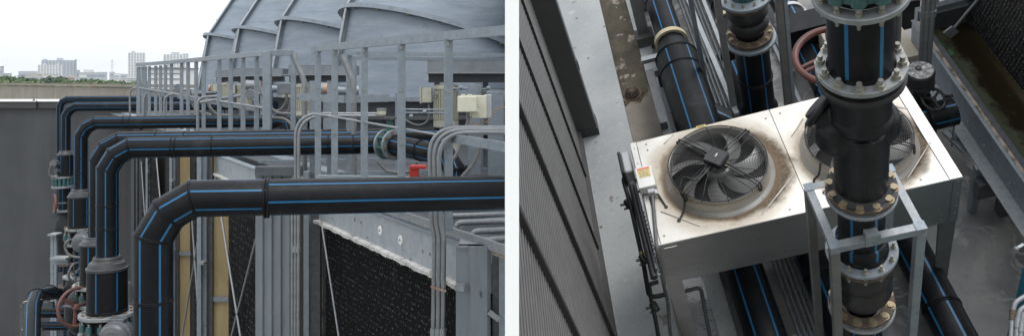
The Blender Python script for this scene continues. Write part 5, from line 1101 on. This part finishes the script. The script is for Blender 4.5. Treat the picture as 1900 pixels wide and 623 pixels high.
# ---- small riser frame
SX, SY = 1.195, 6.12
T = Thing('riser_stand', 'thin dark steel posts of the support frame around the small riser', 'frame', (SX, SY, 0))
for (px, py, z, w) in ((1361, 196, 1.0, .06), (1461, 186, 1.0, .06), (1472, 185, 1.0, .035), (1290, 50, 1.2, .05)):
    p = Z(px, py, z); T.part('post', G().aabb(p.x-w/2, p.x+w/2, p.y-w/2, p.y+w/2, -.06, 3.6), M_['steel_leg' if w > .05 else 'galv'], bevel=.003)
a, b = Z(1270, -10, 1.2), Z(1362, 206, 1.0)
T = Thing('diagonal_brace', 'pale steel bar running down to the back edge of the unit', 'bar', b); T.part('bar', G().bar(Z(1268, -20, .9), Z(1367, 212, 1.0), .05, .04), M_['galv_hi'], bevel=.003)
# ---- small riser
T = Thing('small_riser', 'shorter upright black pipe with blue stripes behind the unit', 'pipe', (SX, SY, .45))
zz = lambda py: ZR(SX, SY, py)
T.part('pipe', G().lathe((SX, SY, .45), ZUP, [(0,.17),(zz(76)-.45,.17)], ref=YU, stripes=(6, .35, .1)), MH); bead(T, (SX, SY, zz(142)), ZUP, .172, .01); T.part('saddle', G().lathe((SX, SY, .47), ZUP, [(0,.2),(.05,.18),(.08,.172)], 36), M_['hdpe'])
flange(T, (SX, SY, zz(71)), ZUP, .25, .17, .035, 12, 'galv', 'small', boltR=.2, bolts_under='nut')
E_ = Thing('expansion_joint', 'black rubber expansion joint between rusty flanges on the small riser', 'expansion joint', (SX, SY, zz(76)))
flange(E_, (SX, SY, zz(63)), ZUP, .225, .14, .03, 12, 'rust', 'head', boltR=.195)
zlo, zhi = zz(60), zz(3); h = zhi-zlo
E_.part('bellows', G().lathe((SX, SY, zlo), ZUP, [(0,.13),(h*.1,.135),(h*.22,.18),(h*.35,.2),(h*.46,.17),(h*.5,.15),(h*.54,.17),(h*.68,.2),(h*.8,.175),(h*.92,.14),(h,.14)], 40, shared=True), M_['rubber'])
flange(E_, (SX, SY, zz(1)), ZUP, .225, .14, .03, 12, 'rust', 'nuty', boltR=.195)
U2 = Thing('flanged_spool', 'grey flange with nuts on top of the small riser at the upper edge', 'pipe', (SX, SY, zz(-6))); flange(U2, (SX, SY, zz(-8)), ZUP, .25, .14, .035, 12, 'galv', 'nut', boltR=.2); U2.part('pipe', G().cyl((SX, SY, zz(-8)), (SX, SY, zz(-60)), .14, 32), M_['teal'])
# ---- big riser
BX, BY = 1.016, 2.733; zr = lambda py: ZR(BX, BY, py); C0 = V((BX, BY, 0))
T = Thing('big_riser', 'foreground upright black pipe with blue stripes between two pale flanges', 'pipe', (BX, BY, zr(130)))
T.part('pipe', G().lathe((BX, BY, zr(134)), ZUP, [(0,.143),(zr(-14)-zr(134),.143)], ref=-YU, stripes=(6, .28, .12)), MH)
T.part('collar', G().lathe((BX, BY, zr(134)), ZUP, [(0,.16),(.04,.16),(.05,.15),(.065,.152),(.08,.143)], 44), M_['hdpe'])
flange(T, (BX, BY, zr(122)), ZUP, .2, .145, .032, 12, 'galv_hi', 'nuty', ph=.13, boltR=.175)
flange(T, (BX, BY, zr(-14)), ZUP, .2, .1, .032, 12, 'galv_hi', 'nut', ph=.13, boltR=.172, bolts_under='nut')
T = Thing('butterfly_valve', 'teal valve body cut off by the top edge, seated on the foreground flange', 'valve', (BX, BY, zr(-16)))
z0 = zr(-14)+.017
T.part('body', G().lathe((BX, BY, z0), ZUP, [(0,.135),(.03,.145),(.1,.145),(.12,.15),(.3,.15)], 40), M_['cast'])
for k in range(12):
    q = .13+2*PI*k/12; c = C0+V((math.cos(q)*.172, math.sin(q)*.172, z0)); T.part('stud', G().cyl(c+ZUP*.02, c+ZUP*.075, .013, 10), M_['bolt_grey']); T.part('lug', G().cyl(c+ZUP*.06, c+ZUP*.16, .032, 14), M_['teal'])
T.part('ring', G().lathe((BX, BY, z0+.06), ZUP, [(0,.14),(0,.175),(.1,.175),(.1,.14)], 40), M_['teal'])
# check valve, one cast lump by voxel remesh
zt2, zb2 = zr(152), zr(343)
T = Thing('check_valve', 'big black cast valve body with rusty-edged flanges standing in front of the right fan', 'valve', (BX, BY, zb2))
g = G(); h = zt2-zb2
g.lathe((BX, BY, zb2-.01), ZUP, [(0,0),(0,.138),(.03,.134),(h*.4,.136),(h*.6,.12),(h*.62,0)], 48, shared=True)
zs = zr(255); zn = zr(205); g.ball(C0+V((0,.05,zs)), .182, .15, .2, u=28, v=16)
g.lathe((BX, BY-.01, zn-.03), ZUP, [(0,0),(0,.138),(zt2-zn+.03,.135),(zt2-zn+.031,0)], 48, shared=True); g.ball(C0+V((0,-.025,zn-.02)), .145, .14, .08, u=28, v=16)
zc = zb2+h*.6
g.ball(C0+V((-.12,.03,zs+.03)), .1, .11, .13); g.ball(C0+V((.115,.03,zs+.05)), .09, .11, .13)
g.cyl(C0+V((-.1,.04,zc+.02)), C0+V((-.185,.12,zc+.1)), .075, 24); g.lathe(C0+V((-.15,.1,zc+.07)), (-.55,.5,.35), [(0,0),(0,.11),(.028,.112),(.034,.1),(.034,0)], 30)
g.bar(C0+V((0,-.115,zn-.05)), C0+V((0,-.11,zs-.08)), .018, .03); g.bar(C0+V((0,.12,zb2+h*.2)), C0+V((0,.16,zb2+h*.8)), .05, .12)
o = T.part('body', g, M_['cast']); md = o.modifiers.new('remesh', 'REMESH'); md.mode = 'VOXEL'; md.voxel_size = .006; md.use_smooth_shade = True; ms_ = o.modifiers.new('soft', 'SMOOTH'); ms_.iterations = 9; ms_.factor = .6
flange(T, (BX, BY, zb2-.018), ZUP, .182, .12, .03, 12, 'rust', 'headr', ph=.13, boltR=.158)
T.part('flange_face', G().lathe((BX, BY, zb2), ZUP, [(-.004,.12),(-.0025,.178),(.0,.165),(.02,.13)], 44), M_['cast'])
T.part('gasket', G().lathe((BX, BY, zr(146)), ZUP, [(0,.1),(0,.196),(.02,.2),(.035,.192),(.035,.1)], 44), M_['rubber'])
T.part('flange', G().lathe((BX, BY, zr(153)), ZUP, [(0,.1),(0,.172),(.01,.176),(.026,.176),(.026,.1)], 44), M_['rust'])
T.part('upper_flange', G().lathe((BX, BY, zr(159)), ZUP, [(0,.1),(0,.16),(.022,.165),(.022,.1)], 44), M_['cast'])
T = Thing('pipe_spool', 'short black piece of pipe between the frame and the flange below it', 'pipe', (BX, BY, zr(450)))
flange(T, (BX, BY, zr(357)), ZUP, .184, .1, .026, 12, 'galv', 'small', ph=.13, boltR=.165)
T.part('pipe', G().lathe((BX, BY, zr(455)), ZUP, [(0,.14),(.1,.14),(.105,.125),(zr(357)-zr(455),.125)], ref=-YU, stripes=(6, .3, .12)), MH); T.part('collar', G().lathe((BX, BY, zr(462)), ZUP, [(0,.15),(.04,.148),(.05,.14)], 40), M_['hdpe'])
flange(T, (BX, BY, zr(462)), ZUP, .2, .145, .028, 12, 'galv', 'nut', ph=.3, boltR=.174)
E2 = Thing('expansion_joint', 'black rubber expansion joint low on the foreground riser inside the steel frame', 'expansion joint', (BX, BY, zr(555)))
flange(E2, (BX, BY, zr(472)), ZUP, .188, .12, .02, 12, 'rust', 'small', ph=.3, boltR=.17, bolts_under='nut')
zlo, zhi = zr(549), zr(477); h = zhi-zlo
E2.part('bellows', G().lathe((BX, BY, zlo), ZUP, [(0,.13),(h*.08,.135),(h*.2,.165),(h*.33,.178),(h*.45,.15),(h*.5,.14),(h*.55,.15),(h*.68,.178),(h*.8,.165),(h*.92,.135),(h,.13)], 44, shared=True), M_['rubber'])
flange(E2, (BX, BY, zr(556)), ZUP, .195, .13, .024, 12, 'rust', 'headr', ph=.55, boltR=.168)
T = Thing('lower_riser', 'lowest visible length of the foreground riser below the rusty flange', 'pipe', (BX, BY, 0)); flange(T, (BX, BY, zr(566)), ZUP, .2, .1, .028, 12, 'galv_hi', 'small', ph=.55, boltR=.168)
T.part('pipe', G().lathe((BX, BY, 0), ZUP, [(0,.128),(zr(567),.128)], ref=-YU, stripes=(6, .32, .12)), MH)
solo('anode_rod', G().cyl(V((BX+.2, BY+.1, zr(18)-.35)), V((BX+.2, BY+.1, zr(18)+.02)), .022, 12).cyl(V((BX+.17, BY+.08, zr(18)+.03)), V((BX+.25, BY+.12, zr(18)+.05)), .03, 12), M_['galv_dark'], 'grey capped tube just right of the top foreground flange', 'tube')
# frame around the riser
FZ = zr(400)
p1, p2, p3, p4 = Z(1548, 462, FZ), Z(1702, 412, FZ), Z(1500, 340, FZ), Z(1655, 320, FZ)
x0, x1, y0, y1 = (p1.x+p3.x)/2-.0, (p2.x+p4.x)/2, (p1.y+p2.y)/2, (p3.y+p4.y)/2
T = Thing('riser_stand', 'galvanised angle-steel frame standing around the foreground riser', 'frame', ((x0+x1)/2, (y0+y1)/2, -.06), None)
t_ = .045
for a, b in (((x0,y0),(x1,y0)), ((x0,y1),(x1,y1)), ((x0,y0),(x0,y1)), ((x1,y0),(x1,y1))):
    dd = (V((b[0]-a[0], b[1]-a[1], 0))).normalized(); a3_ = V((*a, FZ)); b3_ = V((*b, FZ)); inn = V((sum((x0,x1))/2-(a[0]+b[0])/2, sum((y0,y1))/2-(a[1]+b[1])/2, 0)).normalized()
    sh = .0 if abs(dd.x) > .5 else t_/2+.001; a3_ = a3_+dd*(-t_/2 if sh == 0 else t_/2+.001); b3_ = b3_-dd*(-t_/2 if sh == 0 else t_/2+.001)
    T.part('top_angle', G().bar(a3_, b3_, t_, .006), M_['galv_hi'], bevel=.001); T.part('top_angle', G().bar(a3_-inn*(t_/2-.003)-ZUP*.028, b3_-inn*(t_/2-.003)-ZUP*.028, .006, .049), M_['galv'], bevel=.001)
for (x, y) in ((x0, y0), (x1, y0), (x0, y1), (x1, y1)):
    T.part('post', G().box((x, y-.0, (FZ-.06-.056)/2), .05, .05, FZ+.06-.056), M_['steel_leg' if x < BX else 'galv'], bevel=.002); T.part('post_cap', G().aabb(x-.028, x+.028, y-.028, y+.028, FZ+.004, FZ+.008), M_['galv'])
cm = V((BX, 0, FZ+.01)); T.part('bearer', G().aabb(BX-.035, BX+.035, y0-.02, BY-.02, FZ+.005, FZ+.05), M_['galv_hi'], bevel=.002)
T.part('bearer_end', G().aabb(BX-.04, BX+.04, y0-.03, y0-.021, FZ-.045, FZ+.05), M_['galv'])
# brown handwheel
wc = V((BX-.17, BY+.32, zr(118)-.02)); wc = Z(1545, 103, 3.75)
T = Thing('handwheel', 'glossy red-brown handwheel half hidden behind the foreground riser', 'handwheel', wc)
axw = V((-.02,-.1,1)).normalized(); Rw = .2; T.part('rim', G().torus(wc, axw, Rw, .02, 56, 12), M_['wheel']); rt = rotto(axw).to_3x3()
for k in range(3):
    q = PI+.25+2*PI*k/3; d = rt @ V((math.cos(q), math.sin(q), 0)); s = axw.cross(d)
    for w in (-.018, .018): T.part('spoke', G().tube([wc+s*w, wc+d*Rw+s*w], .012, 8), M_['wheel'])
T.part('hub', G().lathe(wc-axw*.03, axw, [(0,0),(0,.05),(.06,.045),(.06,0)], 20), M_['wheel']); T.part('stem', G().cyl(wc, wc-axw*.9, .018, 12), M_['galv_dark'])
# ---- back right: concrete block, conduits, basin
T = Thing('concrete_block', 'pale stained concrete block at the back under the upright conduits', 'block', Z(1650, 100, 0))
p = Z(1655, 108, .75); q = Z(1700, 95, .75)
T.part('block', G().aabb(p.x-.5, 2.86, p.y, p.y+.75, -.06, .7), M_['conc_pale'], bevel=.006)
T.part('pipe_behind', G().bar((p.x-.8, p.y+.95, .5), (3.2, p.y+.95, .5), .3, .4), M_['hdpe'])
BXw = 2.86
B_ = Thing('water_basin', 'steel-walled basin of murky brown-green water under the black fill', 'basin', (3.3, 5, 0))
for (x_, w_, z0_, z1_, m, nm) in ((BXw, .012, .62, .97, 'galv_dark', 'side_wall'),): B_.part(nm, G().aabb(x_, x_+w_, 1.5, 6.3, z0_, z1_), M_['galv'])
B_.part('lower_flange', G().aabb(BXw-.11, BXw-.001, 1.5, 6.3, .62, .632), M_['galv_hi']); B_.part('top_flange', G().aabb(BXw-.012, BXw+.05, 1.5, 6.3, .971, .982), M_['galv'])
B_.part('inner_rim', G().aabb(BXw+.051, BXw+.1, 1.5, 6.22, .93, .985), M_['galv_dark']); B_.part('crusted_ledge', G().aabb(BXw+.018, BXw+.046, 1.5, 6.25, .983, .99), pm('pinkish_crust', (.28,.22,.18), (.4,.34,.3), 12, rough=.9, bump=.3, spots=((.12,.09,.06), 9, .5, .6)))
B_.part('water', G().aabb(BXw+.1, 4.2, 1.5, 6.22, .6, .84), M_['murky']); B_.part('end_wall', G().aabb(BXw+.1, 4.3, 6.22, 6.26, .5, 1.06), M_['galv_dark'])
for y in (5.3, 4.75, 4.3, 5.05): B_.inst('bolt', SM, Matrix.Translation((BXw-.004, y, .74)) @ rotto((-1,0,0)) @ Matrix.Scale(.9, 4))
# stencilled marking
def text(T, s, o, X, Y_, size, mat, name='lettering', ext=.0005):
    cu = bpy.data.curves.new(name, 'FONT'); cu.body = s; cu.size = size; cu.extrude = ext; tmp = bpy.data.objects.new('tmp', cu); COL.objects.link(tmp)
    dg = bpy.context.evaluated_depsgraph_get(); me = bpy.data.meshes.new_from_object(tmp.evaluated_get(dg)); bpy.data.objects.remove(tmp); me.name = name
    me.materials.clear(); me.materials.append(M_[mat]); X = V(X).normalized(); Y_ = V(Y_).normalized(); Zn = X.cross(Y_)
    M = Matrix((X, Y_, Zn)).transposed().to_4x4(); return T.inst(name, me, Matrix.Translation(V(o)) @ M)
pt = Z(1814, 242, .93); text(B_, 'B,BCT-07', (BXw-.003, 5.02, .83), (0,-1,0), (0,0,1), .085, 'galv_hi')
Fp = Thing('fill_wall', 'wall of black honeycomb fill sheets rising from the murky basin', 'cooling fill', (3.5, 5, .85))
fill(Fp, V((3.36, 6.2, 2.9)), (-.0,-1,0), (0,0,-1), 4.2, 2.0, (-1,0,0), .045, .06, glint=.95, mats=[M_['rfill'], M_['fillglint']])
Fp.part('end_face', G().aabb(3.37, 4.4, 6.05, 6.2, .85, 2.9), M_['black_gap'])
T = Thing('corrugated_wall', 'weathered grey corrugated wall behind the basin', 'wall', (3.2, 6.5, 0)); pts = []
for k in range(9): a = 2.9+k*.16; pts += [(a, 0), (a+.07, 0), (a+.09, -.04), (a+.14, -.04)]
pts += [(4.34, .05), (2.9, .05)]
T.part('sheet', G().prism(pts, (0, 6.5, 1.07), XU, YU, ZUP, 2.5), pm('weathered_corrugation', (.32,.31,.29), (.4,.39,.365), 4, rough=.7, spots=((.12,.11,.1), 5, .55, .7, (1,1,.3)))); T.part('base_angle', G().aabb(2.9, 4.3, 6.27, 6.34, .95, 1.1), M_['galv'])
for k, (px, w) in enumerate(((1707, .02), (1715, .024), (1724, .022))):
    p = Z(px, 112, 1.2); solo('steel_conduit', G().tube([V((p.x, p.y, .9)), V((p.x, p.y, 3.4))], w, 10).cyl((p.x, p.y, 1.75), (p.x, p.y, 1.82), w*1.4, 10), M_['conduit'], ['left', 'middle', 'right'][k]+' of the three upright conduits behind the round actuator', 'conduit', group='upright conduits behind the actuator')
p = Z(1744, 70, 1.1); solo('angle_post', G().aabb(2.9, 2.96, 6.1, 6.16, .99, 3.2), M_['galv'], 'galvanised corner post at the back of the basin', 'post')
solo('side_plate', G().prism([(0,0),(.12,-.05),(.1,.12),(0,.2)], (2.9, 6.1, 1.35), (1,0,0), (0,.5,1), (0,-1,0), .01), M_['galv_hi'], 'small pale triangular plate on the basin corner post', 'plate')
a = Z(1762, 62, 1.15); b = Z(1838, -12, 1.9); T = Thing('tie_rod', 'slanting steel tie rod anchored by a square plate above the basin', 'rod', a); T.part('rod', G().tube([V((3.12, 6.0, 1.0)), V((3.75, 6.0, 1.95))], .013, 10), M_['galv_hi']); T.part('anchor_plate', G().box((3.1, 5.98, 1.0), .1, .02, .12, V((.8,0,.6)), YU, V((-.6,0,.8))), M_['galv_hi'])
solo('algae_clump', G().ball((3.0, 5.98, .85), .05, .07, .02).ball((3.05, 5.85, .85), .03, .05, .015), pm('algae', (.03,.09,.04), (.05,.14,.05), 20, rough=.6), 'bright green algae clump in the corner of the basin', 'algae', kind='stuff')
# ---- actuator valve right of unit
ac = Z(1706, 158, 1.25)
T = Thing('valve_actuator', 'round dark grey actuator with a dusty pale lid beyond the right fan', 'actuator', ac-ZUP*.3)
T.part('housing', G().lathe(ac, ZUP, [(-.03,0),(-.03,.1),(0,.118),(.03,.122),(.04,.128),(.05,.122),(.17,.122),(.19,.11)], 44), M_['motor_blk'])
T.part('lid', G().lathe(ac+ZUP*.19, ZUP, [(0,.112),(.006,.108),(.008,0)], 44), pm('dusty_lid', (.06,.062,.065), (.3,.3,.3), 22, .4, .6, rough=.5, spots=((.5,.5,.5), 30, .6, .65)))
T.part('indicator', G().lathe(ac+ZUP*.198+V((-.01,.02,0)), ZUP, [(0,.03),(.012,.028),(.012,.018),(.004,0)], 20), M_['motor_blk']); T.part('indicator_mark', G().aabb(ac.x-.02, ac.x+.0, ac.y+.015, ac.y+.022, ac.z+.203, ac.z+.211), M_['copper'])
T.part('data_label', G().box(ac+V((-.07,-.09,.09)), .05, .005, .08, V((.79,-.61,0)), V((.61,.79,0)), ZUP), M_['greyplastic'])
T.part('gearbox', G().lathe(ac-ZUP*.1, ZUP, [(0,.06),(.02,.085),(.05,.09),(.07,.085)], 30).box(ac+V((.0,-.0,-.16)), .16, .13, .14), M_['motor_blk'])
for k in range(8):
    q = 2*PI*k/8; T.part('screw', G().cyl(ac+V((math.cos(q)*.122, math.sin(q)*.122, -.02)), ac+V((math.cos(q)*.122, math.sin(q)*.122, .03)), .012, 8), M_['motor_blk'])
wv = Z(1732, 184, 1.15); T = Thing('handwheel', 'small black handwheel with a crank knob beside the round actuator', 'handwheel', wv); axw = V((.25,-.45,.85)).normalized(); rt = rotto(axw).to_3x3()
T.part('rim', G().torus(wv, axw, .105, .013, 40, 10), M_['motor_blk'])
for k in range(3): q = .7+2*PI*k/3; T.part('spoke', G().bar(wv, wv+rt @ V((math.cos(q)*.1, math.sin(q)*.1, 0)), .022, .012, axw), M_['motor_blk'])
T.part('hub', G().lathe(wv-axw*.04, axw, [(0,0),(0,.025),(.05,.025),(.05,0)], 16), M_['motor_blk']); T.part('crank_knob', G().cyl(wv+XU*.11, wv+XU*.115+axw*.06-YU*.03, .016, 12), M_['motor_blk'])
T = Thing('process_pipe', 'short black pipe with blue bands below the small black handwheel', 'pipe', Z(1752, 220, .9)); a = Z(1738, 212, .95); T.part('pipe', G().tube([V((a.x-.25, 5.06, .93)), V((2.72, 5.06, .93))], .13, ref=ZUP, stripes=(6, .25, .12)), MH); T.part('flange', G().lathe((a.x-.1, 5.06, .93), XU, [(0,.1),(0,.17),(.03,.17),(.03,.1)], 36), M_['hdpe'])
T = Thing('channel_bracket', 'galvanised U-channel bracket with a hanger bolt under the basin edge', 'bracket', Z(1775, 265, .5)); z_ = .55
a, b = Z(1754, 245, z_), Z(1793, 283, z_); d = (b-a); d.z = 0; s = V((-d.y, d.x, 0)).normalized()
T.part('web', G().bar(a, b, .06, .006), M_['galv']); T.part('lip', G().bar(a+s*.033+ZUP*.012, b+s*.033+ZUP*.012, .005, .035), M_['galv_hi']); T.part('lip', G().bar(a-s*.033+ZUP*.012, b-s*.033+ZUP*.012, .005, .035), M_['galv_hi']); c = (a+b)/2-d*.15
T.part('hanger_bolt', G().cyl(c-ZUP*.1, c+ZUP*.2, .01, 8).lathe(c+ZUP*.005, ZUP, [(0,0),(0,.022),(.03,.022),(.03,0)], 6), M_['galv'])
for px, py in ((1818, 300), (1792, 290)): pass
T = Thing('basin_beam', 'dark steel bearer beam below the near end of the basin wall', 'beam', Z(1850, 320, .3)); T.part('beam', G().aabb(2.72, 4.0, 4.5, 4.6, .3, .5), M_['galv_dark']); T.part('leg', G().aabb(2.95, 3.05, 4.5, 4.6, -.06, .3), M_['galv_dark']); T.part('stub', G().aabb(2.73, 2.79, 4.6, 4.66, -.06, .62), M_['galv'])
solo('bearer', G().bar((2.17, 3.2, -.02), (2.17, 4.7, -.02), .03, .05), M_['galv_dark'], 'thin dark bar lying on the floor beside the lower right pipe', 'bar')
solo('bearer', G().bar((1.78, 6.9, .02), (1.78, 8.9, .02), .05, .08).bar((1.72, 7.9, .02), (1.72, 5.6, .02), .04, .05), M_['galv_hi'], 'pale bars on the floor between the small riser and the strapped pipe', 'bar')
p = Z(1500, 55, .35); solo('block_stub', G().aabb(2.19, 2.33, 7.35, 7.5, -.06, .36), M_['galv_hi'], 'pale capped stub block right of the strapped pipe', 'block', bevel=.003)
# ---- teal machine at the edge
p = Z(1884, 640, .25); T = Thing('teal_machine', 'teal painted machine housing just entering at the lower right edge', 'machine', p)
zt3 = 1.45; q = Z(1897, 492, zt3); T.part('housing', G().prism([(0,0),(.6,0),(.6,-.6),(0,-.6)], (q.x, q.y, -.06), XU, YU, ZUP, zt3+.06), M_['pump_teal'], bevel=.01)
for k, (dx, dy) in enumerate(((0, 0), (9, 14), (16, 22))):
    zc_ = 1.55; pts = [Z(1925+dx, 535+dy, zc_), Z(1884+dx, 560+dy, zc_), Z(1880+dx, 575+dy, zc_-.02), Z(1874+dx, 650+dy, zc_-.1)]
    T2 = Thing('conduit', ['upper', 'middle', 'lower'][k]+' grey elbow conduit beside the teal machine', 'conduit', pts[2], 'grey conduits by the teal machine'); T2.part('tube', G().tube(fillet(pts, .04, 5), .017, 12), M_['act' if 0 else 'conduit'])
    T2.part('coupling', G().cyl(pts[2]+ZUP*.0, pts[2]+(pts[3]-pts[2])*.25, .022, 12), M_['rust' if k == 0 else 'conduit'])
c = Z(1893, 457, 1.6); solo('cable_clamp', G().box(c, .06, .02, .02, V((.9,.3,0)), V((-.3,.9,0))).ball(c+V((-.03,-.01,0)), .018), M_['galv_hi'], 'small pale clamp sticking in from the right edge', 'clamp')
# faint pipe printing
FRAME[0] = 'L'
# ---- the air
hz = bpy.data.materials.new('haze_air'); hz.use_nodes = True; t = hz.node_tree; t.nodes.clear(); out = t.nodes.new('ShaderNodeOutputMaterial'); pv = t.nodes.new('ShaderNodeVolumePrincipled')
pv.inputs['Color'].default_value = (.93, .95, 1, 1); pv.inputs['Density'].default_value = .00014; pv.inputs['Anisotropy'].default_value = .2; t.links.new(pv.outputs[0], out.inputs['Volume'])
g = G().aabb(-1950, 1950, -350, 2350, -14.5, 60); solo('haze', g, hz, None, None, kind='stuff')
# ------------------------------------------------------------------ world, sun, camera
w = bpy.data.worlds.new('World'); sc.world = w; w.use_nodes = True; t = w.node_tree; bg = t.nodes['Background']
el, az = math.radians(66), math.radians(158)      # sun behind the camera, to the left
sky = N(t, 'ShaderNodeTexSky', sky_type='NISHITA'); sky.sun_disc = False; sky.sun_elevation = el; sky.sun_rotation = az; sky.dust_density = 4; sky.air_density = 1
hs = N(t, 'ShaderNodeHueSaturation'); hs.inputs['Saturation'].default_value = .12; t.links.new(sky.outputs['Color'], hs.inputs['Color'])
tc = N(t, 'ShaderNodeTexCoord'); cl = N(t, 'ShaderNodeTexNoise'); cl.inputs['Scale'].default_value = 1.6; cl.inputs['Detail'].default_value = 5; t.links.new(tc.outputs['Generated'], cl.inputs['Vector'])
cc = mixc(t, ramp(t, cl.outputs['Fac'], .3, .7), (13.7, 14.5, 15.4), (15.4, 16.1, 16.9))
col = mixc(t, .82, hs.outputs['Color'], cc)
sx = N(t, 'ShaderNodeSeparateXYZ'); t.links.new(tc.outputs['Generated'], sx.inputs[0]); mr = N(t, 'ShaderNodeMapRange'); mr.inputs['To Min'].default_value = .97; mr.inputs['To Max'].default_value = 1.35; t.links.new(sx.outputs['Z'], mr.inputs['Value'])
vm = N(t, 'ShaderNodeVectorMath', operation='SCALE'); t.links.new(col, vm.inputs[0]); t.links.new(mr.outputs['Result'], vm.inputs['Scale']); t.links.new(vm.outputs[0], bg.inputs['Color']); bg.inputs['Strength'].default_value = .09
s = bpy.data.lights.new('sun', 'SUN'); s.energy = 1.5; s.angle = math.radians(25); s.color = (1, .975, .94); so = bpy.data.objects.new('sun', s); COL.objects.link(so)
dirv = V((math.sin(az)*math.cos(el), math.cos(az)*math.cos(el), math.sin(el)))
so.rotation_euler = dirv.to_track_quat('Z', 'Y').to_euler(); so.location = dirv*40
cam = bpy.data.cameras.new('camera'); cam.sensor_width = 36; cam.sensor_fit = 'HORIZONTAL'; cam.lens = 36*F/1900; cam.shift_y = -(311.5-150)/1900; cam.clip_start = .05; cam.clip_end = 12000
co = bpy.data.objects.new('camera', cam); COL.objects.link(co); co.rotation_euler = (PI/2, 0, 0); sc.camera = co
sc.view_settings.view_transform = 'Standard'; sc.view_settings.look = 'None'; sc.view_settings.exposure = 0.0; sc.view_settings.gamma = 1
sc.render.engine = 'CYCLES'
